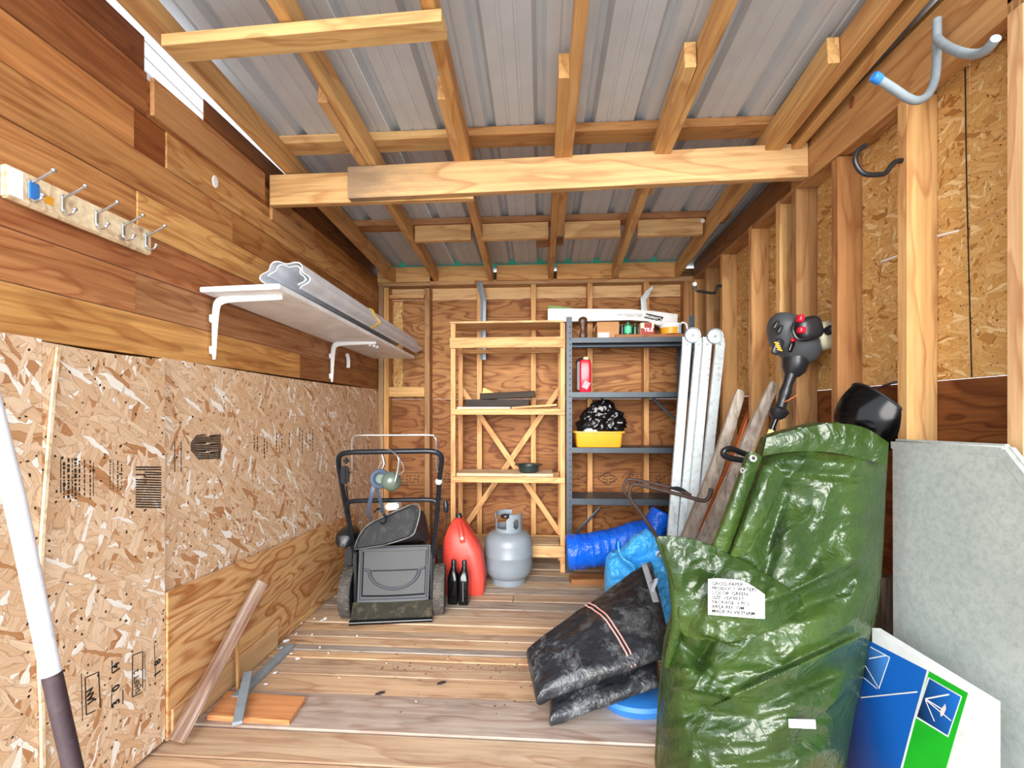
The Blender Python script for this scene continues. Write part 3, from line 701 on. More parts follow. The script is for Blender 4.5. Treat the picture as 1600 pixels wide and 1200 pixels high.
single('grey_strip', 'short blue-grey strip lying across the orange board, pointing to the viewer', 'strip', V((-1.175, 1.76, .055)), V((-1.04, 1.50, .032)), .032, .012, GREYP, up=(0, 0, 1))
single('tan_stick', 'thin tan stick standing against the plywood behind the grey lath', 'stick', (-1.19, 1.72, .0), (-1.222, 1.76, .235), .014, .01, WOOD, '#d8a868', up=(1, 0, 0))
single('grey_batten', 'blue-grey painted batten lying on the floor along the plywood skirting', 'batten', (-1.16, 1.66, .012), (-1.165, 2.05, .012), .032, .022, GREYP)
# paint flakes and dirt crumbs on the floor
bm = B(); fr = random.Random(11)
for px, py, s_ in [(508, 967, 1.6), (503, 970, 1.2), (491, 967, .8), (471, 975, .9), (463, 991, 1), (488, 992, 1), (447, 1002, 1.6), (440, 1013, .9), (500, 1012, .9), (513, 1021, .7), (465, 1030, 1.1), (430, 1052, 1), (415, 1070, .9), (558, 994, .8), (604, 1037, .5), (455, 1022, .7), (530, 1060, .5), (650, 1097, .4), (700, 1030, .4), (840, 1020, .5)]:
    p = atZ(px, py, .003); r = bmesh.ops.create_icosphere(bm, subdivisions=1, radius=.0075*s_, matrix=Matrix.Translation(p+V((0, 0, .003))) @ Matrix.Rotation(fr.uniform(0, 3), 4, 'Z') @ Matrix.Diagonal((1.5, .8, .55, 1)))
o = tag(obj('paint_flakes', bm, WHITE, None, smooth=0), 'white paint flakes scattered on the floor along the left wall', 'flakes'); o['kind'] = 'stuff'
bm = B()
for i in range(110):
    px = fr.uniform(590, 860); py = fr.choice([fr.gauss(1043, 3), fr.gauss(1043, 3), fr.uniform(990, 1115)]); p = atZ(px, py, .003)
    bmesh.ops.create_icosphere(bm, subdivisions=1, radius=fr.uniform(.001, .0032), matrix=Matrix.Translation(p) @ Matrix.Diagonal((1.6, 1, .5, 1)))
for q in ((690, 1067), (594, 1083)):
    p = atZ(*q, .003); bmesh.ops.create_icosphere(bm, subdivisions=1, radius=.014, matrix=Matrix.Translation(p) @ Matrix.Rotation(.6, 4, 'Z') @ Matrix.Diagonal((1.6, .7, .25, 1)))
o = tag(obj('dirt_crumbs', bm, POLED, None, smooth=0), 'dark dirt crumbs scattered over the middle of the plank floor', 'dirt'); o['kind'] = 'stuff'

# ================================================================ LAWN MOWER
g = thing('lawn_mower', 'black push lawn mower seen from behind with folded handle bars', 'lawn mower', (-.797, 2.446, 0))
an = math.radians(9.2); ex = V((math.cos(an), math.sin(an), 0)); ey = V((-math.sin(an), math.cos(an), 0)); mo = V((-.797, 2.446, 0)); RM = Matrix.Rotation(an, 3, 'Z')
def MW(x, y, z): return mo+ex*x+ey*y+V((0, 0, z))
bm = B(); secs = []
for y, wd, zt in ((.0, .385, .2), (.06, .4, .225), (.3, .41, .23), (.55, .38, .2), (.66, .3, .15)):
    secs.append([MW(x_, y, .06+h_) for x_, h_ in [(-wd/2, 0), (wd/2, 0), (wd/2, zt*.6-.04), (wd/2-.04, zt-.06), (-wd/2+.04, zt-.06), (-wd/2, zt*.6-.04)]])
addloft(bm, secs); obj('deck', bm, BLACK, g)
bm = B(); addlathe(bm, [(0, 0), (.13, 0), (.135, .05), (.125, .09), (.08, .12), (0, .125)], MW(0, .36, .22), seg=24); obj('engine', bm, BLACK, g)
for x_, y_, r_, wd in ((-.243, 0, .13, .058), (.243, 0, .13, .058), (-.215, .56, .1, .05), (.215, .56, .1, .05)):
    bm = B(); c_ = MW(x_, y_, r_); N = 36
    prof = [(.3*r_, -.3*wd), (.86*r_, -.42*wd), (.95*r_, -.5*wd), (.985*r_, -.38*wd), (r_, 0), (.985*r_, .38*wd), (.95*r_, .5*wd), (.86*r_, .42*wd), (.3*r_, .3*wd)]
    addlathe(bm, prof, c_, ex, 36)
    for k in range(26):                                   # tread lugs
        a0 = 2*math.pi*k/26
        for s_ in (-1, 1):
            aa = a0+s_*.06; q = c_+ex*(s_*wd*.24)+(ey*math.cos(aa)+V((0, 0, 1))*math.sin(aa))*r_*.985
            rot = Matrix((ex, ey*math.cos(aa)+V((0, 0, 1))*math.sin(aa), ex.cross(ey*math.cos(aa)+V((0, 0, 1))*math.sin(aa)))).transposed()
            addbox(bm, q, (wd*.36, .008, .014), rot @ Matrix.Rotation(.35*s_, 3, 'Y'))
    wv = obj('wheel', bm, RUBBER, g, smooth=30)
    bm = B(); addlathe(bm, [(0, -.36*wd), (.2*r_, -.36*wd), (.8*r_, -.3*wd), (.8*r_, .3*wd), (.2*r_, .36*wd), (0, .36*wd)], c_, ex, 20); obj('hub', bm, MDECK, wv)
# rear flap with its smile-shaped grip
def FL(u, v, d=0): return MW((u-.5)*(.372+.012*v), -.055+.075*v-d, .098+.272*v)
def fl_fn(u, v):
    d = 0; e = min(u, 1-u)*.38; f = min(v, 1-v)*.28
    if e < .022 or f < .03: d = .012
    else:
        vv = .53-.31*math.sqrt(max(0, 1-((u-.5)/.33)**2)) if abs(u-.5) < .33 else 9
        if vv < v < .54: d = -.004
        if v > .9: d = .002
    return FL(u, v-.02*(1-(2*u-1)**2)*(1-v), d), -ey
bm = B(); addsheet(bm, fl_fn, 76, 64, .014); rf = obj('rear_flap', bm, MDECK, g, smooth=50)
bm = B(); sm = [FL(.5+.36*math.cos(a), .545-.345*math.sin(a), .006) for a in [math.pi*k/24 for k in range(25)]]
sm = [FL(.93, .57, .006)]+sm+[FL(.07, .57, .006)]
addtube(bm, sm, 1, 8, flat=(.0085, .004, (0, -.25, 1))); obj('flap_grip', bm, GRIPM, rf)
bm = B()
for a, b_ in (((.03, .97), (.03, .03)), ((.03, .03), (.97, .03)), ((.97, .03), (.97, .97)), ((.97, .97), (.03, .97))): addtube(bm, [FL(*a, .013), FL(*b_, .013)], 1, 6, flat=(.008, .0022))
obj('flap_frame', bm, GRIPM, rf)
bm = B()
def sk(u, v): return MW((u-.5)*.42, -.06-.055*(1-v)+.004*math.sin(u*40), .012+.082*v), -ey
addsheet(bm, sk, 20, 6, .008); obj('trailing_flap', bm, GRASSY, g)
bm = B(); addtube(bm, [MW(-.212+.424*t/8, -.122, .0135) for t in range(9)], .0125, 12); obj('flap_roller', bm, BLACKM, g)
for s_ in (-1, 1):
    bm = B(); addbox(bm, MW(s_*.205, .02, .22), (.02, .1, .27), RM, .006); addbox(bm, MW(s_*.2, -.045, .2), (.012, .012, .3), RM, .003); obj('side_bracket', bm, BLACK, g)
bm = B(); addloft(bm, [[MW(-.262+a*k_, y_, .392+b_*k_+.03*k_) for a, b_ in rrect(0, 0, .1, .085, .035)] for y_, k_ in ((-.06, .35), (-.045, .75), (-.01, 1), (.1, 1), (.15, .8))]); obj('side_chute_cover', bm, BLACK, g); bm = B(); addbox(bm, MW(-.255, .1, .21), (.05, .12, .3), RM, .01); obj('side_chute', bm, BLACK, g)
# handle
hp = [atY(554, 870, 2.43), atY(549, 835, 2.39), atY(540, 790, 2.31), atY(532, 745, 2.19), atY(529, 722, 2.13), atY(532, 711, 2.11), atY(546, 707, 2.1), atY(575, 706, 2.1), atY(610, 705.5, 2.1), atY(645, 705, 2.1), atY(673, 705, 2.1), atY(686, 709, 2.11), atY(690, 720, 2.13), atY(687, 745, 2.19), atY(684, 790, 2.31), atY(680, 835, 2.39), atY(676, 870, 2.45)]
bm = B(); addtube(bm, catmull(hp, 6), .0125, 12); obj('handle_bar', bm, TUBE, g)
bm = B(); addtube(bm, catmull([atY(541, 800, 2.32), atY(543, 788, 2.30), atY(552, 783, 2.3), atY(612, 781.5, 2.3), atY(672, 781, 2.3), atY(681, 786, 2.3), atY(684, 798, 2.32)], 6), .0115, 12); obj('cross_bar', bm, TUBE, g)
bm = B(); addtube(bm, catmull([atY(546, 739, 2.15), atY(550, 733, 2.12), atY(550, 690, 2.09), atY(553, 683, 2.085), atY(560, 680.5, 2.08), atY(615, 680, 2.08), atY(671, 680, 2.08), atY(679, 683, 2.085), atY(682, 692, 2.09), atY(682, 725, 2.13), atY(684, 737, 2.16)], 6), .0045, 10); obj('bail_bar', bm, STEEL, g)
bm = B(); q = atY(539, 742, 2.125); addbox(bm, q, (.034, .04, .085), None, .008); addbox(bm, atY(541, 720, 2.12), (.026, .026, .03), None, .008); addtube(bm, [atY(541, 760, 2.15), atY(546, 800, 2.3), atY(556, 868, 2.4)], .004, 8); obj('control_lever', bm, TUBE, g)
bm = B(); addbox(bm, atY(686, 752, 2.2), (.03, .03, .03), None, .006); obj('pivot_knob', bm, ZINC, g)
bm = B(); addtube(bm, catmull([atY(684, 785, 2.3), atY(691, 778, 2.28), atY(694, 784, 2.27), atY(697, 790, 2.27), atY(698, 810, 2.29), atY(696, 830, 2.35), atY(682, 850, 2.42)], 6), .0022, 6); c_ = obj('pull_cord', bm, BLACK, g)
bm = B(); addtube(bm, [atY(696, 782, 2.27), atY(697, 788, 2.27), atY(697, 797, 2.27), atY(697, 801, 2.27)], [.008, .013, .013, .008], 10); obj('starter_grip', bm, TUBE, c_)
bm = B(); addtube(bm, catmull([atY(670, 850, 2.45), atY(655, 832, 2.42), atY(690, 812, 2.36), atY(672, 800, 2.38)], 6), .0018, 6); obj('cable', bm, BLACK, g)

# ---- grass bag lying over the mower
g = thing('grass_bag', 'black cloth grass catcher bag lying on top of the mower', 'bag', (-.8, 2.5, .42))
fp = [(554, 858), (560, 840), (571, 824), (586, 814), (645, 788), (656, 797), (650, 825), (641, 838), (600, 851)]
fr_ = [atY(x_, y_, 2.36+(858-y_)*.0006) for x_, y_ in fp]
bp = [(572, 846), (576, 834), (585, 822), (598, 814), (645, 793), (664, 803), (672, 840), (668, 848), (610, 852)]
bk = [atY(x_, y_, 2.62) for x_, y_ in bp]
cen = sum(fr_, V())/len(fr_)
bm = B(); inner = [p+(cen-p)*.12+V((0, -.018, 0)) for p in fr_]
addloft(bm, [inner, [p+V((0, -.005, 0)) for p in fr_], [p.lerp(q, .5)+V((0, 0, .004)) for p, q in zip(fr_, bk)], bk])
obj('bag_body', bm, FABRIC, g, smooth=28)
bm = B(); addtube(bm, catmull(fr_+[fr_[0]], 5)[:-1], .0042, 8, closed=True); obj('piping', bm, PIPING, g)
bm = B(); addtube(bm, catmull([atY(585, 800, 2.33), atY(591, 795, 2.31), atY(598, 800, 2.31), atY(603, 812, 2.32), atY(598, 819, 2.33), atY(594, 815, 2.335)], 6), .007, 8, flat=(1, .5)); obj('bag_handle', bm, TUBE, g)
bm = B(); q = atY(615, 790, 2.5); addbox(bm, q, (.075, .07, .04), Matrix.Rotation(-.12, 3, 'Y'), .008)
tag(obj('white_tub_lid', bm, WHITE, None), 'small white plastic block behind the grass bag on the mower', 'lid')

# ---- ear defenders hung on the mower handle
g = thing('ear_defenders', 'green and blue ear defenders hanging from the mower handle bar', 'ear defenders', atY(606, 705, 2.07))
q = atY(612, 752, 2.06); dirc = V((.45, -.8, -.25)).normalized()
bm = B(); addlathe(bm, [(0, .042), (.02, .039), (.036, .028), (.045, .01), (.047, -.004), (.044, -.014), (0, -.014)], q, dirc, 24, 1, 1.0)
obj('ear_cup', bm, MUFFG, g)
q2 = atY(594, 748, 2.11); d2 = V((.35, -.9, .1)).normalized()
bm = B(); addlathe(bm, [(0, -.03), (.03, -.026), (.044, -.008), (.046, .004), (0, .0)], q2, d2, 24); cup = obj('ear_cup', bm, MUFFG, g)
bm = B(); addlathe(bm, [(.022, .002), (.024, .014), (.034, .022), (.044, .016), (.047, .004), (.04, .0)], q2, d2, 24); obj('ear_cushion', bm, MUFFB, cup)
bm = B(); addtube(bm, catmull([q+dirc*.045, q+dirc*.05+V((.012, 0, .03)), atY(624, 722, 2.05), atY(621, 712, 2.06), atY(610, 703.5, 2.08), atY(603, 702.5, 2.1), atY(598, 708, 2.12), atY(601, 725, 2.12), q2+V((0, .01, .03))], 7), .0035, 8, flat=(1.6, .7)); obj('headband', bm, STEEL, g)
bm = B(); addtube(bm, catmull([q+V((.03, 0, .03)), atY(631, 735, 2.07), atY(627, 722, 2.07), atY(621, 713, 2.075)], 5), .0018, 6); obj('wire', bm, STEEL, g); bm = B(); addtube(bm, catmull([q2+V((-.02, .01, .04)), atY(590, 733, 2.1), atY(597, 720, 2.1)], 5), .0018, 6); obj('wire', bm, STEEL, g)
bm = B()
for pts in ([atY(583, 758, 2.13), atY(580, 775, 2.13), atY(575, 800, 2.22), atY(578, 812, 2.3)], [atY(589, 764, 2.13), atY(595, 785, 2.2), atY(600, 803, 2.3)]): addtube(bm, catmull(pts, 5), .009, 8, flat=(.12, 1.0, (0, 1, 0)))
obj('strap', bm, MUFFB, g)

# ================================================================ GAS CAN, BOTTLES, PROPANE
g = thing('fuel_can', 'tall red plastic fuel can standing between the mower and grey cylinder', 'fuel can', (-.46, 2.87, 0))
bm = B(); secs = []
for z, wd, dp, ox, oy, r_ in ((0, .225, .27, 0, 0, .03), (.008, .242, .29, 0, 0, .04), (.1, .252, .3, -.003, 0, .05), (.2, .245, .3, -.012, .0, .06), (.27, .225, .29, -.02, .0, .07), (.33, .185, .27, -.035, .0, .07), (.385, .125, .24, -.045, .02, .05), (.425, .07, .18, -.05, .05, .03), (.44, .045, .15, -.05, .06, .02)):
    secs.append([(-.466+x_, 2.805+y_*.62, z) for x_, y_ in rrect(ox, oy, wd, dp, min(r_, wd/2-.001))])
addloft(bm, secs); obj('body', bm, RED, g, smooth=50)
bm = B(); addlathe(bm, [(0, .03), (.016, .03), (.02, .024), (.02, 0), (0, 0)], (-.513, 2.845, .435), (-.2, .1, 1), 16); obj('cap', bm, BLACK, g)
bm = B(); addtube(bm, catmull([(-.47, 2.722, .318), (-.477, 2.72, .36), (-.49, 2.745, .40), (-.505, 2.785, .425)], 6), [.016]*19, 10); obj('handle', bm, RED, g)
bm = B(); addlathe(bm, [(0, .012), (.009, .012), (.012, 0), (0, 0)], (-.472, 2.712, .345), (0, -1, .3), 12); obj('vent_plug', bm, CREAM, g)
for k, (x_, y_, nm) in enumerate(((-.505, 2.62, 'left'), (-.442, 2.615, 'right'))):
    lab = ('black motor oil bottle beside the mower wheel', 'black motor oil bottle in front of the red fuel can')[k]
    g = thing('oil_bottle', lab, 'bottle', (x_, y_, 0), 'oil bottles by the mower')
    bm = B(); addloft(bm, [[(x_+a, y_+b_, z) for a, b_ in rrect(0, 0, wd, dp, r_)] for z, wd, dp, r_ in ((0, .05, .085, .01), (.006, .058, .095, .012), (.13, .058, .095, .012), (.16, .056, .09, .014), (.195, .034, .045, .014), (.21, .027, .03, .013), (.216, .026, .026, .0125))])
    bt = obj('body', bm, BLACKM, g, smooth=50)
    bm = B(); addlathe(bm, [(0, .03), (.013, .03), (.0145, .026), (.0155, 0), (0, 0)], (x_, y_, .215), seg=16); obj('cap', bm, BLACK, g)
    if k: bm = B(); addbox(bm, (x_, y_-.0483, .08), (.004, .001, .11)); obj('level_strip', bm, PIPING, g)
g = thing('propane_cylinder', 'grey steel gas cylinder with a cut-out collar standing on the floor', 'gas cylinder', (-.2095, 2.975, 0))
cx, cy = -.2095, 2.97
bm = B(); addlathe(bm, [(0, .025), (.08, .028), (.13, .045), (.152, .08), (.155, .12), (.155, .175), (.1575, .18), (.1575, .188), (.155, .193), (.155, .25), (.15, .285), (.13, .315), (.09, .333), (.04, .34), (0, .341)], (cx, cy, 0), seg=40); obj('tank', bm, TANKG, g, smooth=50)
bm = B(); addlathe(bm, [(.108, .0), (.113, 0), (.113, .05), (.108, .05), (.108, 0)], (cx, cy, 0), seg=32); obj('foot_ring', bm, TANKG, g)
bm = B(); N = 60; rows_ = 12
def col_hole(a, t):                                        # a: degrees from the camera side, t: height 0..1
    if -62 < a < -8 and .28 < t < .72: return True
    if ((a-40)/17)**2+((t-.5)/.27)**2 < 1: return True
    if t > .74 and -80 < a < 6: return True
    if 100 < a < 170 and t > .4 or -170 < a < -100 and .3 < t < .75: return True
    return False
vv = {}
for shell, r_ in ((0, .088), (1, .084)):
    for j in range(rows_+1):
        for i in range(N): th = 2*math.pi*i/N; vv[shell, i, j] = bm.verts.new((cx+r_*math.sin(th), cy-r_*math.cos(th), .325+.125*j/rows_))
keep = lambda i, j: not col_hole(((360*(i+.5)/N+180) % 360)-180, (j+.5)/rows_)
for i in range(N):
    i2 = (i+1) % N
    for j in range(rows_):
        if not keep(i, j): continue
        bm.faces.new((vv[0, i, j], vv[0, i2, j], vv[0, i2, j+1], vv[0, i, j+1])); bm.faces.new((vv[1, i, j], vv[1, i, j+1], vv[1, i2, j+1], vv[1, i2, j]))
        for ni, nj, a, b_ in ((i2, j, (i2, j), (i2, j+1)), ((i-1) % N, j, (i, j+1), (i, j)), (i, j+1, (i2, j+1), (i, j+1)), (i, j-1, (i, j), (i2, j))):
            if nj < 0 or nj >= rows_ or not keep(ni, nj): bm.faces.new((vv[0, *a], vv[0, *b_], vv[1, *b_], vv[1, *a]))
for v in [v for v in bm.verts if not v.link_faces]: bm.verts.remove(v)
obj('collar', bm, TANKG, g, smooth=40)
bm = B(); addlathe(bm, [(0, 0), (.018, 0), (.018, .04), (.012, .05), (.012, .075), (0, .075)], (cx, cy, .34), seg=14); addlathe(bm, [(0, 0), (.012, 0), (.012, .04), (0, .04)], (cx, cy, .375), (.6, -.8, 0), 12)
v_ = obj('valve', bm, STEEL, g)
bm = B(); addlathe(bm, [(0, 0), (.03, 0), (.033, .008), (.03, .018), (0, .02)], (cx-.02, cy, .415), (0, 0, 1), 14); obj('valve_knob', bm, BLACK, v_)

# ================================================================ WOODEN SHELF
g = thing('wooden_shelf', 'home-made open wooden shelf with crossed braces against the back wall', 'shelf', (-.23, 3.29, 0))
SP = '#dca468'
yf, yk = 3.16, 3.415
for x_, y_, z1 in ((-.612, yf, 1.722), (.15, yf, 1.722), (-.605, yk, 1.6), (.145, yk, 1.6)):
    slab('leg', (x_-.0165, y_-.0125, 0), (x_+.0165, y_+.0125, z1), WOOD, g, SP, axis='z')
slab('top_board', (-.634, yf-.02, 1.723), (.152, yk+.015, 1.737), WOOD, g, '#e8c48c')
slab('rail', (-.632, yf-.03, 1.55), (.155, yf-.0135, 1.622), WOOD, g, '#dcaa6c')
slab('rail', (-.6, yk-.03, 1.545), (.15, yk-.0135, 1.575), WOOD, g, '#cc9458')
for z in (1.11, .64): 
    slab('rail', (-.622, yf-.03, z-.023), (.165, yf-.0135, z+.017), WOOD, g, SP)
    slab('rail', (-.6, yk-.03, z-.02), (.15, yk-.0135, z+.017), WOOD, g, '#cc9458')
    for x_ in (-.605, .147): slab('cleat', (x_-.012, yf+.014, z-.012), (x_+.012, yk-.014, z+.024), WOOD, g, '#cf9a5e', axis='y')
slab('rail', (-.622, yf-.03, .108), (.165, yf-.0135, .186), WOOD, g, '#d8ac74')
slab('rail', (-.6, yk-.03, .13), (.15, yk-.0135, .19), WOOD, g, '#cc9458')
slab('bottom_board', (-.595, yf+.014, .172), (.13, yk-.04, .187), WOOD, g, '#c8b090')
slab('shelf_board', (-.588, yf+.0, 1.128), (-.212, yf+.1, 1.141), WOOD, g, '#f0dcc0', label='pale front shelf board')
board('shelf_board', (-.205, yf+.03, 1.134), (.11, yf+.05, 1.155), .06, .014, WOOD, g, '#dca870')
slab('shelf_board', (-.588, yf+.11, 1.128), (.125, yk-.035, 1.141), WOOD, g, '#c8955c')
slab('shelf_board', (-.588, yf-.012, .658), (.085, yk-.035, .679), WOOD, g, '#d8c0a0')
yb_ = yk+.0185
board('brace', (-.6, yb_, 1.28), (.14, yb_, .2), .011, .04, WOOD, g, '#d49c60', up=(0, 0, 1)); board('brace', (.14, yb_+.0115, 1.28), (-.6, yb_+.0115, .2), .011, .04, WOOD, g, '#d8a468')
# things on it
single('dark_plank', 'lower of two short black stained planks on the wooden shelf', 'plank', (-.545, 3.3, 1.169), (-.085, 3.31, 1.169), .09, .054, OLD, '#2c241e', group='black planks on the wooden shelf')
single('dark_plank', 'upper black stained plank, lying tilted on the other one', 'plank', (-.44, 3.32, 1.219), (-.04, 3.31, 1.236), .085, .045, OLD, '#33291f', group='black planks on the wooden shelf')
bm = B(); addprism(bm, [atY(752, 622, 3.362), atY(782, 619, 3.362), atY(757, 606, 3.362), atY(755, 606, 3.362)], (0, .03, 0)); tag(obj('yellow_wedge', bm, YELLOW, None, smooth=0), 'yellow wedge lying behind the black planks on the wooden shelf', 'wedge')
bm = B(); addlathe(bm, [(0, 0), (.058, 0), (.066, .006), (.075, .045), (.1, .052), (.1, .056), (.072, .05), (.06, .01), (0, .008)], (atY(826, 733, 3.2).x, 3.225, .6795), seg=32)
tag(obj('bowl', bm, BRONZE, None), 'dark green metal bowl on the lower board of the wooden shelf', 'bowl')
bm = B(); p = [atY(750, 510, 3.42), atY(750, 465, 3.42), atY(754, 452, 3.41), atY(752, 440, 3.41)]
p = [V((q.x, 3.441, q.z)) for q in (atY(754.5, 562, 3.43), atY(754.5, 500, 3.43), atY(755, 470, 3.43), atY(752, 456, 3.43), atY(749, 440, 3.43))]
addtube(bm, p, 1, 4, flat=(.021, .006, (1, 0, 0)))
bmesh.ops.recalc_face_normals(bm, faces=bm.faces); o = tag(obj('steel_strap', bm, ZINC, None, smooth=0), 'blue-grey bent steel strip hanging on the back wall behind the wooden shelf', 'bracket')
bm = B(); addtube(bm, [V((q.x, 3.437, q.z)) for q in (atY(1009, 500, 3.4), atY(1008, 478, 3.4), atY(1007, 465, 3.4), atY(1014, 455, 3.4), atY(1022, 446, 3.4))], [1, 1, 1, .8, .35], 4, flat=(.021, .006, (1, 0, 0)))
tag(obj('white_strap', bm, WHITED, None, smooth=0), 'chipped white bent metal strip standing behind the white carton', 'bracket')

# ================================================================ STEEL SHELVING
g = thing('steel_shelving', 'dark slate steel shelving unit with slotted posts, right of the wooden shelf', 'shelf', (.62, 3.29, 0))
sx0, sx1, sy0, sy1 = .195, 1.02, 3.15, 3.425
for x_, y_, s1, s2 in ((sx0, sy0, 1, 1), (sx1, sy0, -1, 1), (sx0+.012, sy1, 1, -1), (sx1, sy1, -1, -1)):
    bm = B(); addprism(bm, [(x_-.019*s1, y_, .0), (x_+.019*s1, y_, 0), (x_+.019*s1, y_+.002*s2, 0), (x_-.017*s1, y_+.002*s2, 0), (x_-.017*s1, y_+.034*s2, 0), (x_-.019*s1, y_+.034*s2, 0)], (0, 0, 1.76)); po = obj('post', bm, SHELFM, g, smooth=0)
    if s2 > 0:
        bm = B()
        for k in range(42): addbox(bm, (x_+.006, y_-.0004, .05+k*.04), (.006, .0012, .011))
        o = obj('slot_row', bm, INK, po, smooth=0); o['kind'] = 'stuff'
for z, lip in ((1.617, .035), (1.242, .035), (.86, .035), (.51, .042)):
    bm = B(); y0_, y1_ = sy0+.003, sy1-.003; t_ = .0016
    addprism(bm, [(sx0+.0, y0_, z-lip), (sx0, y0_, z), (sx0, y1_, z), (sx0, y1_, z-lip), (sx0, y1_-t_, z-lip), (sx0, y1_-t_, z-t_), (sx0, y0_+t_, z-t_), (sx0, y0_+t_, z-lip)], (sx1-sx0, 0, 0)); obj('shelf_plate', bm, SHELFM, g, smooth=0)
bm = B(); addtube(bm, [(sx0+.02, sy0+.006, 1.562), (sx1-.02, sy0+.006, 1.562)], .012, 8, flat=(1, .5)); obj('cross_bar', bm, SHELFM, g)
for a, b_ in ((atY(1018, 620, 3.4), atY(1062, 662, 3.4)), (atY(942, 622, 3.4), atY(905, 665, 3.4)), (atY(938, 793, 3.4), atY(900, 832, 3.4))):
    bm = B(); addtube(bm, [a, b_], 1, 6, flat=(.009, .0015, (0, 0, 1))); obj('diagonal_brace', bm, SHELFM, g)
# --- on the top shelf
TZ = 1.6175
bm = B(); y_ = 3.36
cp = [atY(856, 482, y_), atY(985, 483, y_), atY(1020, 486, y_), atY(1059, 491, y_), atY(1058, 506, y_), atY(1030, 509, y_), atY(1012, 502, y_), atY(985, 500, y_), atY(856, 503, y_)]
g2 = thing('white_carton', 'long white flat carton bent at one end, lying across the top of the shelves', 'box', (.48, 3.38, 1.8))
addprism(bm, cp, (0, .045, 0)); bmesh.ops.recalc_face_normals(bm, faces=bm.faces); cb = obj('carton', bm, CARTON, g2, smooth=0)
bm = B(); addprism(bm, [atY(857, 481.6, y_), atY(893, 482, y_), atY(893, 480.6, y_), atY(857, 477, y_)], (0, .05, 0)); obj('end_flap', bm, plain('green_flap', '#7c9a5c', .7), g2, smooth=0)
a = atY(1005, 490, y_-.001); b_ = atY(1037, 496, y_-.001); q = [atY(1010, 489.5, y_-.0012), atY(1037, 495.5, y_-.0012), atY(1033, 502.5, y_-.0012), atY(1006, 496.5, y_-.0012)]
bm = B(); addprism(bm, q, (0, .001, 0)); obj('logo_box', bm, INK, g2, smooth=0)
o_ = atY(1034.5, 497.2, y_-.0018); text('logo_lettering', 'Coleman', .037, axes(o_, q[0]-q[1], (q[3]-q[0])), g2, CARTON, bold=.0008)
for (s_, px, py) in (('INSTALLATION INSTRUCTIONS', 1003, 490.3), ('REFER TO MANUAL', 1003, 492.8)):
    text('small_print', s_, .0125, axes(atY(px, py, y_-.0006), (-1, 0, 0.0), (0, 0, -1)), g2, INK)

# dark hand brush
g2 = thing('hand_brush', 'dark brown hand brush standing upright at the left end of the top shelf', 'brush', atY(911, 527, 3.22))
bm = B(); addtube(bm, catmull([V((q.x, 3.22, max(q.z, TZ+.001))) for q in (atY(911, 527.5, 3.22), atY(911, 520, 3.22), atY(911, 512, 3.22), atY(910.5, 504, 3.22), atY(911, 498, 3.22), atY(911, 495, 3.22))], 4), [.025, .027, .0275, .026, .024, .021, .019, .018, .0185, .02, .023, .026, .029, .031, .031, .03, .028, .025, .02, .014, .008], 12, flat=(1, .5, (1, 0, 0)))
obj('handle', bm, plain('dark_brown_wood', '#4a2c1c', .4), g2)
# cardboard box
g2 = thing('cardboard_box', 'small brown cardboard box with a white label on the top steel shelf', 'box', (.41, 3.24, TZ))
xa, xb = atY(933, 520, 3.2).x, atY(967, 520, 3.2).x
bm = B(); addbox(bm, ((xa+xb)/2, 3.25, TZ+.058), (xb-xa, .1, .114), None, .002); obj('carton', bm, CARD, g2, smooth=0)
bm = B(); addbox(bm, ((xa+xb)/2, 3.1985, TZ+.085), (xb-xa+.002, .002, .052), Matrix.Rotation(-.05, 3, 'X'), 0); obj('flap', bm, CARD, g2, smooth=0)
bm = B(); addbox(bm, (xa-.012, 3.25, TZ+.08), (.003, .09, .06), Matrix.Rotation(.45, 3, 'Y')); obj('flap', bm, CARD, g2, smooth=0)
bm = B(); addbox(bm, (xa+.045, 3.1995, TZ+.022), (.075, .0012, .036)); obj('label_sheet', bm, WHITE, g2, smooth=0)
# shallow wooden tray piece the tins stand on
single('brown_board', 'narrow brown board under the small tins on the top steel shelf', 'board', (.515, 3.21, TZ+.012), (.975, 3.21, TZ+.012), .07, .022, WOOD, '#a4643a')
TB = TZ+.0235
def can(name, label, cat, px, wpx, py, Y, parts, group=None):
    """small lathe container: parts = [(part name, material, [(r,h)...])] radii as a share of the half width"""
    c = atY(px, 520, Y); r = wpx/2*Y/FPX; h = atY(px, py, Y).z-TB
    gg = thing(name, label, cat, (c.x, Y, TB), group)
    for pn, mt, pr in parts:
        bm = B(); addlathe(bm, [(a*r, TB-TB+b_*h) for a, b_ in pr], (c.x, Y, TB), seg=20); obj(pn, bm, mt, gg)
    return gg, c, r, h
can('green_bottle', 'small bright green bottle with a pale label on the top steel shelf', 'bottle', 981, 11, 504, 3.2, [('body', plain('green_glass', '#1c7a54', .25), [(0, 0), (1, 0), (1, .75), (.5, .88), (.5, 1), (0, 1)]), ('label', plain('mint_label', '#58d0a0', .5), [(1.01, .12), (1.03, .12), (1.03, .66), (1.01, .66)])])
can('green_bottle', 'small dark green bottle without a label beside the bright green one', 'bottle', 992, 9, 506, 3.215, [('body', plain('dark_green_glass', '#123c2c', .2), [(0, 0), (1, 0), (1, .7), (.55, .85), (.55, 1), (0, 1)])])
can('black_jar', 'small black jar between the cardboard box and the green bottle', 'jar', 972, 8, 508, 3.22, [('body', BLACK, [(0, 0), (1, 0), (1, .8), (.8, .85), (.8, 1), (0, 1)])]) 
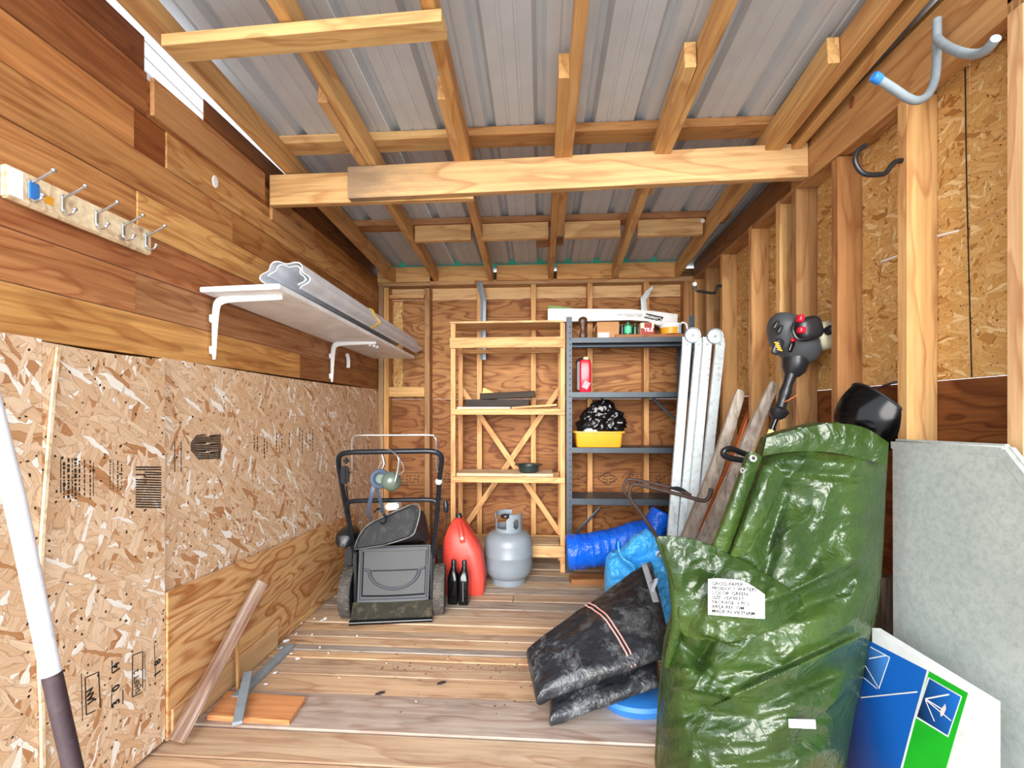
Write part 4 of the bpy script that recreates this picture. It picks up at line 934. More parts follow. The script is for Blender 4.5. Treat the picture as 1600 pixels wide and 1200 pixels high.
# red and white carton with letters
xa, xb = atY(1001, 515, 3.19).x, atY(1022, 515, 3.19).x
g2 = thing('red_white_box', 'small red and white printed box on the top steel shelf', 'box', ((xa+xb)/2, 3.21, TB))
bm = B(); addbox(bm, ((xa+xb)/2, 3.215, TB+.0405), (xb-xa, .05, .08), None, .002); obj('carton', bm, plain('cream_card', '#ecd8b8', .6), g2, smooth=0)
bm = B(); addbox(bm, ((xa*.45+xb*.55), 3.1895, TB+.056), ((xb-xa)*.55, .0012, .045)); addbox(bm, ((xa+xb)/2, 3.1893, TB+.022), ((xb-xa)*.98, .0012, .042)); obj('red_panel', bm, plain('label_red', '#a02018', .5), g2, smooth=0)
text('lettering', 'TILE', .034, axes((xa+.022, 3.1884, TB+.02), (1, 0, 0), (0, 0, 1)), g2, WHITE, bold=.001)
g2, c, r, h = can('yellow_tub', 'yellow and white round tub with a white lid on the top steel shelf', 'tub', 1047, 31, 506.5, 3.215, [('tub', YELLOW, [(0, 0), (.9, 0), (.96, .62), (0, .62)]), ('lid', WHITE, [(0, .61), (.97, .61), (.98, .74), (1.06, .75), (1.06, .97), (1.0, 1), (0, 1)])])
bm = B(); addbox(bm, (c.x+r*.72, 3.215-r*.62, TB+h*.36), (r*.5, .004, h*.62), Matrix.Rotation(.75, 3, 'Z')); obj('label', bm, plain('pale_label', '#c8d4e0', .5), g2, smooth=0)
bm = B(); q = atY(1064, 507, 3.2); addtube(bm, catmull([V((c.x+r*.9, 3.19, TB+h*.9)), atY(1066, 504, 3.18), atY(1072, 506, 3.18), atY(1074, 513, 3.18), atY(1076, 519, 3.18)], 6), .006, 8); tag(obj('white_hose', bm, WHITE, None), 'short white plastic hose curling beside the yellow tub', 'hose')
# --- second shelf: red jug
TZ2 = 1.2435
g2 = thing('red_jug', 'red and black oil jug standing on the second steel shelf', 'jug', (.3, 3.25, TZ2))
xa, xb = atY(905, 600, 3.2).x, atY(924, 600, 3.2).x; xm = (xa+xb)/2; wd = xb-xa
bm = B(); addloft(bm, [[(xm+a, 3.25+b_, TZ2+z) for a, b_ in rrect(0, 0, w_, d_, .018)] for z, w_, d_ in ((0, wd*.94, .1), (.01, wd, .11), (.2, wd, .11), (.225, wd*.85, .1), (.232, wd*.6, .07))]); obj('body', bm, REDG, g2, smooth=50)
bm = B(); addbox(bm, (xa-.003, 3.25, TZ2+.115), (.022, .1, .2), None, .006); addtube(bm, catmull([(xa-.008, 3.25, TZ2+.19), (xa-.004, 3.25, TZ2+.225), (xm, 3.25, TZ2+.236), (xb-.01, 3.25, TZ2+.225)], 5), .012, 8); obj('back_band', bm, BLACK, g2)
bm = B(); addlathe(bm, [(0, 0), (.02, 0), (.022, .012), (.012, .02), (0, .02)], (xm+.008, 3.24, TZ2+.232), seg=14); obj('cap', bm, CREAM, g2)
bm = B(); addbox(bm, (xm+.005, 3.194, TZ2+.05), (wd*.5, .002, .05), Matrix.Rotation(.5, 3, 'Y')); obj('label', bm, plain('pink_label', '#e87c88', .4), g2, smooth=0)
# --- third shelf: yellow tray with a bin liner
TZ3 = .8615
g2 = thing('yellow_tray', 'yellow plastic tray on the third steel shelf, filled with a black bag', 'tray', (.43, 3.26, TZ3))
xa, xb = atY(899, 690, 3.2).x, atY(972, 690, 3.2).x; xm = (xa+xb)/2; wd = xb-xa
bm = B(); S_ = lambda z, w_, d_: [(xm+a, 3.26+b_, TZ3+z) for a, b_ in rrect(0, 0, w_, d_, .02)]
addloft(bm, [S_(0, wd*.93, .16), S_(.008, wd*.95, .17), S_(.1, wd, .19), S_(.101, wd+.03, .215), S_(.11, wd+.03, .215), S_(.11, wd-.008, .18), S_(.02, wd*.93, .155)]); obj('tray', bm, YELLOW, g2, smooth=30)
def blob(name, c, sx, sy, sz, mat, amp, sc, seed, parent=None, sub=5, clip=None):
    bm = B(); bmesh.ops.create_icosphere(bm, subdivisions=sub, radius=1)
    for v in bm.verts:
        n = v.co.copy(); p = n*sc+V((seed, seed*2, 0)); k = 1+amp*(1-2*abs(noise.noise(p)))+amp*.6*(1-2*abs(noise.noise(p*2.3)))
        v.co = V((n.x*sx*k, n.y*sy*k, n.z*sz*k))+V(c)
        if clip is not None and v.co.z < clip: v.co.z = clip
    return obj(name, bm, mat, parent, smooth=60)
c = atY(940, 655, 3.25)
bm = B(); bmesh.ops.create_icosphere(bm, subdivisions=5, radius=1)
for v in bm.verts:
    n = v.co.copy(); p = n*2.1+V((4, 8, 0)); k = 1+.22*(1-2*abs(noise.noise(p)))+.16*(1-2*abs(noise.noise(p*2.3)))
    lean = .05*n.z
    v.co = V((c.x-.0+n.x*.135*k*(1.0-.25*n.z)+lean*.4, 3.26+n.y*.075*k, TZ3+.115+max(-.02, .055+n.z*.125*k)))
    if v.co.z < TZ3+.111: v.co.x = xm+(v.co.x-xm)*.8; v.co.y = 3.26+(v.co.y-3.26)*.8; v.co.z = TZ3+.1
tag(obj('bin_bag', bm, BINBAG, None, smooth=60), 'crumpled shiny black bin bag heaped in the yellow tray', 'bag')
bm = B(); q = atY(924, 669, 3.18); addlathe(bm, [(0, .02), (.03, .018), (.05, .006), (.055, 0), (0, 0)], (q.x, 3.2, TZ3+.1115), seg=20, sy=.6); tag(obj('paper_plate', bm, WHITED, None), 'white plate peeping out under the black bag in the tray', 'plate')

# ================================================================ RIGHT CORNER: arms, posts, tools
def P3(px, py, Y): return atY(px, py, Y)
def arm_pair(label, ra, rb, hinge, yo):
    g = thing('hinged_arms', label, 'metal legs', P3(ra[1], 930, 2.70), 'white hinged arms')
    def yy(py): return 2.80+yo-.12*(py-525)/400
    for (xt, xb, w_) in (ra, rb):
        pts = [P3(xt+(xb-xt)*t, 536+(945-536)*t, yy(536+(945-536)*t)) for t in (0, .25, .5, .75, 1)]
        for p in pts: p.z = max(p.z, .002)
        bm = B(); hw = w_/2*2.75/FPX; secs = []
        for p in pts: secs.append([p+V((-hw, -.011, 0)), p+V((hw, -.011, 0)), p+V((hw, .011, 0)), p+V((hw-.003, .011, 0)), p+V((hw-.003, -.008, 0)), p+V((-hw+.003, -.008, 0)), p+V((-hw+.003, .011, 0)), p+V((-hw, .011, 0))])
        addloft(bm, secs); obj('channel_rail', bm, WHITED, g, smooth=0)
    hx_, hy_ = hinge; c = P3(hx_, hy_, yy(hy_)-.016); k = 2.77/FPX
    bm = B(); addlathe(bm, [(0, .004), (8.5*k, .004), (10.5*k, .002), (10.5*k, -.002), (0, -.002)], c, (0, -1, 0), 28); obj('hinge_disc', bm, WHITED, g)
    bm = B(); addlathe(bm, [(11*k, .004), (12.2*k, .005), (12.6*k, -.001), (11*k, -.001)], c, (0, -1, 0), 28); obj('hinge_rim', bm, ZINC, g)
    bm = B(); addlathe(bm, [(0, .01), (.006, .008), (.008, .004), (0, .004)], c, (0, -1, 0), 12); obj('rivet', bm, ZINC, g)
    for (xt, w_, s_) in ((ra[0], ra[2], 1), (rb[0], rb[2], -1)):
        q = [P3(xt-w_*.52, 526, yy(526)-.014), P3(xt+w_*.52, 524+4, yy(526)-.014), P3(xt+w_*.52, 546, yy(546)-.014), P3(xt-w_*.52, 547, yy(546)-.014)]
        bm = B(); addprism(bm, q, (0, .003, 0)); obj('end_plate', bm, WHITED, g, smooth=0)
        bm = B(); addlathe(bm, [(0, .004), (.005, .003), (.006, 0), (0, 0)], P3(xt, 538, yy(538)-.0145), (0, -1, 0), 10); obj('rivet', bm, ZINC, g)
arm_pair('pair of white painted folded metal arms with round hinge, nearer the steel shelving', (1073, 1041, 13), (1092, 1054, 11.5), (1082, 524), 0)
arm_pair('pair of white painted folded metal arms with round hinge, nearer the right wall', (1105, 1068, 12.5), (1125, 1082, 13.5), (1117, 525.5), -.035)
# weathered fence posts
def post(label, pts, wpx, Yref):
    bm = B(); secs = []
    for i, (p, k) in enumerate(pts):
        hw = wpx/2*Yref/FPX*k; d = .016*k
        j = lambda s_: noise.noise(V((i*1.7, s_*3.1, wpx)))*.006
        secs.append([p+V((-hw+j(1), -d, .01)), p+V((hw*.2+j(5), -d*1.25, .005)), p+V((hw+j(2), -d*.8, -.01)), p+V((hw+j(3), d, -.01)), p+V((-hw+j(4), d, .01))])
    addloft(bm, secs)
    o = obj('weathered_post', bm, GREYV, None, smooth=25); o.color = lin('#a89a8c'); return tag(o, label, 'post', 'weathered fence posts')
GREYV = NT('weathered_grey_post')
_c = GREYV.coords((38, 38, 3.2), off=True, rot=(0, .35, 0)); _n = GREYV.noise(_c, 1, 6, .75, .3); _m = GREYV.noise(GREYV.coords(), 5, 3)
GREYV.bump(_n, .9, .006)
GREYV = GREYV.fin(GREYV.mix(GREYV.ramp(_m, [(.4, (0, 0, 0)), (.7, (.6,)*3)]), GREYV.ramp(_n, [(.3, lin('#5a5048')), (.43, lin('#a09488')), (.6, lin('#c4b8ac')), (.8, lin('#d8cec4'))]), lin('#7a6654')), .9, 0, .2)
post('weathered grey split post leaning on the right wall, nearer the white arms', [(P3(1017, 950, 2.61), 1.15), (P3(1052, 893, 2.57), 1.1), (P3(1085, 815, 2.52), 1.05), (P3(1117, 735, 2.46), 1), (P3(1140, 665, 2.38), .85), (P3(1153, 622, 2.36), .7), (P3(1157, 611, 2.355), .45)], 18, 2.4)
post('weathered grey split post leaning on the right wall behind the green tarp', [(P3(1046, 960, 2.54), 1.3), (P3(1078, 905, 2.45), 1.25), (P3(1112, 825, 2.35), 1.15), (P3(1147, 745, 2.26), 1.0), (P3(1180, 665, 2.15), .75), (P3(1204, 612, 2.11), .55), (P3(1210, 599, 2.1), .4)], 21, 2.2)
# orange plastic scoop behind the posts
g = thing('orange_scoop', 'orange plastic scoop blade standing behind the weathered posts', 'shovel', P3(1130, 850, 2.55))
top = [(1166, 646), (1170, 641), (1186, 640), (1203, 643), (1209, 650)]; botL = [(1090, 850), (1096, 850), (1110, 850), (1126, 850), (1134, 850)]
def sc_fn(u, v):
    i = min(int(u*4), 3); t = u*4-i
    tx = top[i][0]+(top[i+1][0]-top[i][0])*t; ty = top[i][1]+(top[i+1][1]-top[i][1])*t; bx_ = botL[i][0]+(botL[i+1][0]-botL[i][0])*t
    px = bx_+(tx-bx_)*v; py = 850+(ty-850)*v
    return P3(px, py, 2.545+.03*math.cos(math.pi*(u-.5))-.004*(1 if abs((u*5) % 1-.5) < .12 else 0)), V((0, -1, 0))
bm = B(); addsheet(bm, sc_fn, 40, 20, .006); obj('blade', bm, ORANGE, g, smooth=50)
# the scoop's shoulder: a wide rounded plate lower down
bm = B(); q = catmull([P3(1094, 840, 2.58), P3(1090, 800, 2.58), P3(1095, 772, 2.58), P3(1118, 752, 2.58), P3(1140, 742, 2.58), P3(1152, 760, 2.58), P3(1146, 800, 2.58), P3(1130, 845, 2.58)], 4)
addprism(bm, q, (0, .012, 0)); obj('shoulder', bm, ORANGE, g, smooth=0)
bm = B(); addtube(bm, [P3(1125, 850, 2.57), P3(1112, 935, 2.57)], .018, 10); obj('shaft', bm, ORANGE, g)
# bent steel rod rack
g = thing('bent_rod_rack', 'rusty black bent double rod sticking out in front of the weathered posts', 'metal rod', P3(1045, 870, 2.27))
bm = B(); addtube(bm, catmull([P3(1046, 872, 2.27), P3(1022, 832, 2.27), P3(1000, 800, 2.27), P3(986, 781, 2.27), P3(983.5, 771, 2.27), P3(987, 759, 2.27), P3(996, 757, 2.27), P3(1030, 765, 2.25), P3(1070, 775, 2.22), P3(1096, 782, 2.2), P3(1105, 780, 2.19), P3(1110, 771, 2.19), P3(1111, 763, 2.19)], 7), .0095, 10); obj('rod', bm, RUST, g)
bm = B(); addtube(bm, catmull([P3(985, 780, 2.285), P3(977, 770, 2.31), P3(974.5, 763, 2.32), P3(978, 751, 2.33), P3(986, 749, 2.33), P3(1020, 755, 2.31), P3(1055, 764, 2.28), P3(1080, 774, 2.24)], 7), .0075, 10); obj('rod', bm, RUST, g)
bm = B(); addsheet(bm, lambda u, v: (P3(1045+32*u, 763+7*u-6*v*math.sin(math.pi*u), 2.255), V((0, -1, 0))), 8, 2, .004); obj('spring_clip', bm, BLACK, g)

# ---- string trimmer
g = thing('string_trimmer', 'grey and black petrol string trimmer with a cream tank leaning on the right wall', 'trimmer', (.72, 1.99, 0))
e0 = P3(1233, 572, 1.94); e1 = P3(1243, 500, 1.93)
s0 = P3(1209, 655, 1.95); ax = (P3(1226, 598, 1.945)-s0).normalized()

side = V((1, 0, 0)); side = (side-ax*side.dot(ax)).normalized(); nrm = ax.cross(side)       # nrm points away from or to the viewer
if nrm.y > 0: nrm = -nrm
def EP(px, py, d=0): return P3(px, py, 1.935)+V((0, -d, 0))
# engine cowl: rings along the axis, each an offset ellipse
cowl = [(1243, 566, 15, .03), (1243, 560, 24, .048), (1243, 551, 32, .066), (1241.5, 540, 36.5, .077), (1239, 527, 36.5, .082), (1236, 513, 33, .078), (1233, 502, 26, .064), (1231, 494, 17, .045), (1230, 490.5, 8, .02)]
bm = B(); secs = []
adir = V((.27, 0, .96)).normalized(); sdir = V((.96, 0, -.27)).normalized()
for px, py, rp, dp in cowl:
    c = P3(px, py, 1.955); r_ = rp*1.9/FPX; ring = []
    for k in range(28):
        th = 2*math.pi*k/28; ca, sa = math.cos(th), math.sin(th)
        ca = math.copysign(abs(ca)**.8, ca); sa = math.copysign(abs(sa)**.8, sa); ring.append(c+sdir*ca*r_+V((0, sa*dp, 0)))
    secs.append(ring)
addloft(bm, secs); obj('engine_cowl', bm, ENGINE, g, smooth=45)
bm = B(); addloft(bm, [[P3(px, py, 1.955)+sdir*math.cos(2*math.pi*k/20)*rp*1.9/FPX+V((0, math.sin(2*math.pi*k/20)*rp*1.9/FPX, 0)) for k in range(20)] for px, py, rp in ((1231, 579, 15.5), (1233, 566, 17), (1229, 586, 13.5), (1226, 592, 8))][0:0] or [[P3(px, py, 1.955)+sdir*math.cos(2*math.pi*k/20)*rp*1.9/FPX+V((0, math.sin(2*math.pi*k/20)*rp*1.9/FPX, 0)) for k in range(20)] for px, py, rp in ((1243, 556, 19), (1242, 568, 18.5), (1240, 578, 16.5), (1237, 587, 10))]); obj('clutch_collar', bm, BLACK, g)
bm = B(); gp = [P3(1237, 582, 1.95), P3(1231, 600, 1.95), P3(1224, 622, 1.952), P3(1218, 640, 1.953)]
addtube(bm, catmull(gp, 5), [.021+.002*math.sin(i) for i in range(16)], 14); obj('grip', bm, BLACK, g)
bm = B(); addtube(bm, [P3(1218, 618, 1.953)*.0+P3(1219.5, 636, 1.953), P3(1218, 641, 1.953), P3(1214, 650, 1.954), P3(1212.5, 655, 1.955)], [.022, .038, .03, .014], 14); obj('guard_flange', bm, BLACK, g)
s1 = V((.705, 1.99, .02)); s0 = P3(1213, 653, 1.955)
bm = B(); sp = [s0, s0.lerp(P3(1186, 720, 1.96), 1.0), s1]
addtube(bm, sp, .0105, 12); obj('shaft', bm, BLACKM, g)
q0 = s0.lerp(sp[1], .28); q1 = s0.lerp(sp[1], .55); bm = B(); addtube(bm, [q0, q1], .0112, 12); obj('warning_label', bm, plain('label_cream', '#e8d890', .5), g)
bm = B(); addtube(bm, catmull([P3(1176, 722, 1.95), P3(1160, 719, 1.93), P3(1142, 716, 1.92), P3(1131, 711, 1.92), P3(1132, 704, 1.92), P3(1142, 701, 1.93), P3(1158, 707, 1.95), P3(1176, 715, 1.96)], 6, True), .0125, 10, closed=True); obj('loop_handle', bm, BLACK, g)
# filter box, red parts, tank
def ell(c, px_w, px_h, d, mat, nm, rot=0, parent=None):
    bm = B(); bmesh.ops.create_icosphere(bm, subdivisions=3, radius=1); k = 1.9/FPX; R_ = Matrix.Rotation(rot, 3, 'Y')
    for v in bm.verts:
        n = V([math.copysign(abs(a)**.62, a) for a in v.co]); v.co = R_ @ V((n.x*px_w/2*k, n.y*d, n.z*px_h/2*k))
    bmesh.ops.translate(bm, verts=bm.verts, vec=c); return obj(nm, bm, mat, parent, smooth=45)
fb = ell(P3(1262, 514, 1.875), 37, 36, .038, BLACK, 'air_filter_box', -.25, g)
ell(P3(1250, 498, 1.852), 9, 12, .018, REDG, 'red_lever', .2, fb)
ell(P3(1252, 516, 1.845), 11, 10, .016, REDG, 'primer_bulb', 0, fb)
bm = B(); addtube(bm, catmull([P3(1240, 505, 1.86), P3(1239, 518, 1.85), P3(1247, 530, 1.845), P3(1262, 528, 1.845), P3(1270, 518, 1.85)], 5), .006, 8); obj('choke_bracket', bm, BLACK, fb)
ft = ell(P3(1287, 525, 1.94), 33, 44, .05, CREAM, 'fuel_tank', -.35, g)
bm = B(); c = P3(1296, 516, 1.885); addlathe(bm, [(0, .02), (.015, .02), (.018, .014), (.018, -.01), (0, -.01)], c, (.35, -.9, .25), 16); obj('fuel_cap', bm, BLACK, ft)
ell(P3(1240, 531, 1.872), 8, 6, .008, REDG, 'stop_switch', 0, g)
ell(P3(1236.5, 542, 1.876), 7, 17, .007, BLACKM, 'vent', .35, g)
w_ = ell(P3(1215, 542, 1.905), 13, 26, .008, BLACK, 'label_plate', .42, g)
bm = B()
for k in range(4): addbox(bm, P3(1213.5+k*1.6, 536+k*3.6, 1.8975), (.019, .002, .0055), Matrix.Rotation(.3, 3, 'Y'))
o = obj('warning_stripes', bm, YELLOW, w_, smooth=0); o['kind'] = 'stuff'
for px, py in ((1212, 508), (1218, 515)): ell(P3(px, py, 1.9), 6, 15, .01, BLACK, 'cooling_slot', .5, g)
bm = B(); addtube(bm, catmull([P3(1226, 628, 1.93), P3(1234, 624, 1.92), P3(1246, 617, 1.92)], 4), .0015, 6); obj('line_end', bm, plain('orange_line', '#f07838', .5), g)

# ---- black face shield hung on the stud
g = thing('face_shield', 'glossy black curved face shield hanging between studs above the green tarp', 'visor', P3(1372, 597, 1.6))
c = P3(1383, 640, 1.585); axd = V((-.72, .14, -.68)).normalized()
q = V((0, 0, 1)).rotation_difference(axd)
bm = B(); N = 48; M_ = 24; RR = []
for j in range(M_+1):
    t = j/M_; rr = .108*math.cos(t*math.pi/2)**.8; h = .15*math.sin(t*math.pi/2)
    RR.append([bm.verts.new(c+q @ V((rr*math.cos(2*math.pi*k/N)*1.12, rr*math.sin(2*math.pi*k/N)*.9, h))) if j < M_ else None for k in range(N)])
tip = bm.verts.new(c+q @ V((0, 0, .15)))
for j in range(M_-1):
    for k in range(N): bm.faces.new((RR[j][k], RR[j][(k+1) % N], RR[j+1][(k+1) % N], RR[j+1][k]))
for k in range(N): bm.faces.new((RR[M_-1][k], RR[M_-1][(k+1) % N], tip))
rim = [v.co.copy() for v in RR[0]]
bmesh.ops.solidify(bm, geom=bm.faces[:], thickness=.004); obj('shell', bm, BLACKM, g, smooth=60)
bm = B(); addtube(bm, rim, .004, 8, closed=True); obj('rim', bm, BLACK, g)
bm = B(); addtube(bm, catmull([P3(1362, 628, 1.6), P3(1366, 612, 1.58), P3(1378, 604, 1.56), P3(1392, 599, 1.53), P3(1404, 597, 1.515)], 5), .007, 8, flat=(1, .45)); obj('head_strap', bm, BLACK, g)

# ---- hooks on the right wall
g = thing('storage_hook', 'large grey tube hook with a blue tip at the top right', 'hook', atX(1463, 70, 1.09))
hk = [P3(1369, 121.5, 1.25), P3(1395, 138, 1.265), P3(1418, 153, 1.28), P3(1434, 157, 1.29), P3(1449, 149, 1.305), P3(1459, 130, 1.32), atX(1463, 105, 1.085), atX(1464, 60, 1.085), atX(1464, 30, 1.085)]
bm = B(); addtube(bm, catmull(hk, 6), .0105, 12); obj('hook_tube', bm, GREYP, g)
bm = B(); addtube(bm, catmull([atX(1464, 60, 1.08), atX(1475, 70, 1.065), atX(1495, 80, 1.045), atX(1518, 85, 1.03), atX(1534, 82, 1.02), atX(1545, 74, 1.015), atX(1556, 60, 1.01)], 6), .0105, 12); obj('upper_arm', bm, GREYP, g)
dv = (hk[0]-hk[1]).normalized(); bm = B(); addtube(bm, [hk[0]-dv*.012, hk[0]+dv*.004, hk[0]+dv*.010], [.0125, .0128, .011], 14); obj('tip_cap', bm, BLUEP, g, label='blue end cap')
bm = B(); addtube(bm, catmull([P3(1410, 251, 1.487), P3(1401, 252, 1.487), P3(1394, 257, 1.487), P3(1384, 270, 1.487), P3(1373, 273, 1.487), P3(1352, 272, 1.487), P3(1341, 263, 1.487), P3(1336, 249, 1.487), P3(1341, 235, 1.487), P3(1353, 227, 1.487)], 6), .0075, 10)
tag(obj('black_hook', bm, BLACK, None), 'black rubber coated curved hook screwed into the second stud from the right', 'hook')
g = thing('small_hook', 'small black square-bent hook with a white tip near the back right corner', 'hook', P3(1127, 447, 2.905))
bm = B(); addtube(bm, catmull([P3(1130, 447, 2.905), P3(1121, 447.5, 2.905), P3(1118, 456, 2.905), P3(1114, 458, 2.905), P3(1092, 455, 2.905), P3(1087.5, 452, 2.905), P3(1086.5, 444, 2.905)], 5), .0085, 8); obj('hook', bm, BLACK, g)
bm = B(); bmesh.ops.create_uvsphere(bm, u_segments=12, v_segments=8, radius=.015, matrix=Matrix.Translation(P3(1085.5, 444, 2.9))); obj('white_tip', bm, WHITE, g)

# ---- speckled table top, dark post, game box
g = thing('table_top', 'big speckled grey table top with a cut corner standing against the right wall', 'table top', (1.06, 1.15, 0))
def TT(y, z, d=0): return V((1.028+.045*z-d, y, z))
bm = B(); pts = [TT(1.472, 1.02), TT(1.127, 1.027), TT(.84, .70), TT(.84, .004), TT(1.405, .004)]
addprism(bm, pts, (.028, 0, 0)); bmesh.ops.recalc_face_normals(bm, faces=bm.faces); bmesh.ops.bevel(bm, geom=bm.edges[:], offset=.009, segments=3, affect='EDGES'); obj('panel', bm, TABLE, g, smooth=40)
for a, b_ in (((1.468, 1.012), (1.131, 1.018)), ((1.124, 1.016), (.85, .70))):
    p0, p1 = TT(*a, .0012), TT(*b_, .0012); d = (p1-p0).normalized(); dn = V((0, -d.z, d.y)); dn = dn if dn.z < 0 else -dn
    bm = B(); addprism(bm, [p0, p1, p1+dn*.022, p0+dn*.022], (.003, 0, 0)); obj('edge_band', bm, TABLE, g, smooth=0)
single('dark_post', 'dark weathered post end between the green tarp and the grey table top', 'post', (1.088, 1.508, 0), (1.086, 1.508, .585), .04, .05, GREYW, '#5a4a40', up=(1, 0, 0))
g = thing('game_box', 'blue and white printed box with a green framed picture beside the green tarp', 'box', (.98, 1.19, 0))
BX = .95
def GB(px, py, d=.0006): p = atX(px, py, BX); p.x -= d; return p
zt = .482
bm = B(); addprism(bm, [(BX, 1.028, 0), (BX, 1.37, 0), (BX, 1.37, zt), (BX, 1.028, zt+.006)], (.022, 0, 0)); bmesh.ops.recalc_face_normals(bm, faces=bm.faces); obj('carton', bm, plain('white_card', '#f2f2f4', .35), g, smooth=0)
def pane(nm, pts, mat, d): bm = B(); addprism(bm, [GB(*p, d) for p in pts], (.0004, 0, 0)); return obj(nm, bm, mat, g, smooth=0)
def gradmat(name, c0, c1, ang=0, s_=3.5, off=.5):
    s = NT(name); sp = s.n('SeparateXYZ', {0: s.coords(off=False)}); m = s.math('ADD', s.math('MULTIPLY', s.math('ADD', s.math('MULTIPLY', sp.outputs[1], -math.cos(ang)), s.math('MULTIPLY', sp.outputs[2], math.sin(ang))), s_), off, True)
    return s.fin(s.ramp(m, [(0, lin(c0)), (1, lin(c1))]), .3, 0, .5)
pane('blue_print', [(1366, 1005), (1450, 1048), (1427, 1130), (1405, 1215), (1290, 1215), (1330, 985)], gradmat('blue_sky_print', '#0a1850', '#1466c8', .3, 3.6, .55), .0006)
pane('green_frame', [(1451, 1048), (1513, 1083), (1499, 1130), (1476, 1210), (1408, 1215), (1428, 1130)], GREEN, .0008)
pane('white_line', [(1449, 1047), (1452, 1049), (1429, 1131), (1407, 1215), (1404, 1214), (1426, 1130)], WHITE, .0011)
pane('picture_border', [(1451, 1058), (1504, 1088), (1482, 1152), (1431, 1121)], WHITE, .0011)
pane('picture', [(1453, 1060.5), (1502, 1089), (1481.5, 1149), (1433.5, 1119.5)], gradmat('picture_print', '#0a0c28', '#1c78e0', .2, 7, .5), .0014)
pane('picture', [(1360, 1011), (1390, 1027.5), (1374, 1075), (1345, 1053)], gradmat('picture_print_left', '#061040', '#4a98f4', .2, 9, .5), .0009)
bm = B()
def gl(a, b_, w_=.0016): p0, p1 = GB(*a, .0017), GB(*b_, .0017); addtube(bm, [p0, p1], 1, 4, flat=(w_, .0004, (0, 0, 1)))
for a, b_ in (((1447, 1092), (1484, 1085)), ((1447, 1093), (1487, 1126)), ((1447, 1094), (1461, 1127)), ((1447, 1092), (1476, 1110)), ((1346, 1090), (1434, 1081)), ((1359, 1029), (1386, 1024)), ((1353, 1040), (1373, 1074)), ((1347, 1056), (1371, 1076)), ((1391, 1027), (1374, 1076)), ((1361, 1011), (1391, 1027))): gl(a, b_)
o = obj('printed_lines', bm, WHITE, g, smooth=0); o['kind'] = 'stuff'
pane('printed_figure', [(1478, 1100), (1479, 1108), (1475, 1117), (1471, 1120), (1470, 1112), (1473, 1106)], plain('figure_pink', '#f0d8d0', .4), .0018)

# ================================================================ TARPS
def interp(tab, x):
    if x <= tab[0][0]: return tab[0][1]
    for (a, b_), (c, d) in zip(tab, tab[1:]):
        if x <= c: return b_+(d-b_)*(x-a)/(c-a)
    return tab[-1][1]
def segd(px, py, s):
    x0, y0, x1, y1 = s[:4]; dx, dy = x1-x0, y1-y0; t = max(0, min(1, ((px-x0)*dx+(py-y0)*dy)/(dx*dx+dy*dy)))
    side_ = (px-x0)*dy-(py-y0)*dx
    return math.hypot(px-x0-t*dx, py-y0-t*dy), t, side_
def folds(px, py, segs):
    h = 0
    for s in segs:
        d, t, sd = segd(px, py, s); w_, a = s[4], s[5]
        fall = .45+.55*math.sin(math.pi*min(1, max(0, t)))
        if len(s) > 6: h += a*fall*math.exp(-d/w_) if sd*s[6] > 0 else a*fall*math.exp(-(d/(w_*.22))**2)
        else: h += a*fall*math.exp(-(d/w_)**2)
    return h
# ---- big green tarp
LT = [(660, 1210), (690, 1192), (720, 1181), (760, 1166), (800, 1150), (850, 1122), (880, 1096), (920, 1066), (985, 1045), (1010, 1040), (1080, 1033), (1127, 1030), (1205, 1026)]
RT = [(660, 1372), (692, 1388), (720, 1387), (760, 1385), (850, 1381), (930, 1376), (985, 1367), (1010, 1361), (1080, 1345), (1127, 1334), (1205, 1322)]
TT_ = [(0, 683), (.15, 676), (.5, 661), (.62, 660), (.8, 672), (1, 693)]
GS = [(1205, 938, 1350, 868, 26, .034, 1), (1215, 965, 1345, 905, 16, -.028), (1150, 1086, 1368, 986, 34, .042, -1), (1190, 1098, 1355, 1030, 15, -.035), (1050, 1072, 1155, 1088, 16, .022, 1),
      (1062, 1000, 1112, 1052, 9, -.03), (1112, 996, 1086, 1046, 8, -.028), (1085, 985, 1150, 1008, 10, .02, 1), (1045, 1040, 1085, 1048, 8, .022), (1160, 1040, 1320, 960, 26, .02), (1215, 735, 1383, 752, 7, -.012), (1200, 712, 1386, 735, 12, .012),
      (1235, 925, 1300, 830, 20, -.022), (1300, 830, 1385, 780, 18, .014), (1225, 765, 1190, 915, 12, -.03), (1300, 690, 1330, 680, 6, -.014), (1060, 1110, 1200, 1122, 20, -.02), (1240, 880, 1215, 800, 22, .014), (1330, 720, 1350, 985, 20, .01), (1290, 1110, 1345, 1060, 12, .025, 1)]
def gY(px, py, rough=True):
    l, r = interp(LT, py), interp(RT, py); u = max(0, min(1, (px-l)/(r-l))); E = (1-abs(2*u-1)**2.6)**.7 if 0 < u < 1 else 0
    vt = max(0, min(1, (1205-py)/540)); b_ = .17-.085*vt; E *= min(1, (1-vt)*9+.12)
    y = 1.40+.02*vt-b_*E-folds(px, py, GS)*min(1, E*1.6)
    if rough:
        a_ = .75*px-.66*py; c_ = .66*px+.75*py; p = V((c_*.011, a_*.0048, .3)); p2 = V((px*.006, py*.017, 4.4))
        p = p+V((noise.noise(V((px, py, 0))*.011), noise.noise(V((px, py, 90))*.011), 0))*.45
        y -= (.02*noise.noise(p*.7)+.016*(1-2*abs(noise.noise(p*.95+V((3, 0, 0)))))+.008*(1-2*abs(noise.noise(p*2.1)))+.007*(1-2*abs(noise.noise(p2)))+.0035*(1-2*abs(noise.noise(p2*2.3+p)))+.0014*(1-2*abs(noise.noise(p2*5.1+p))))*min(1, E*1.5+.15)
    return y, E
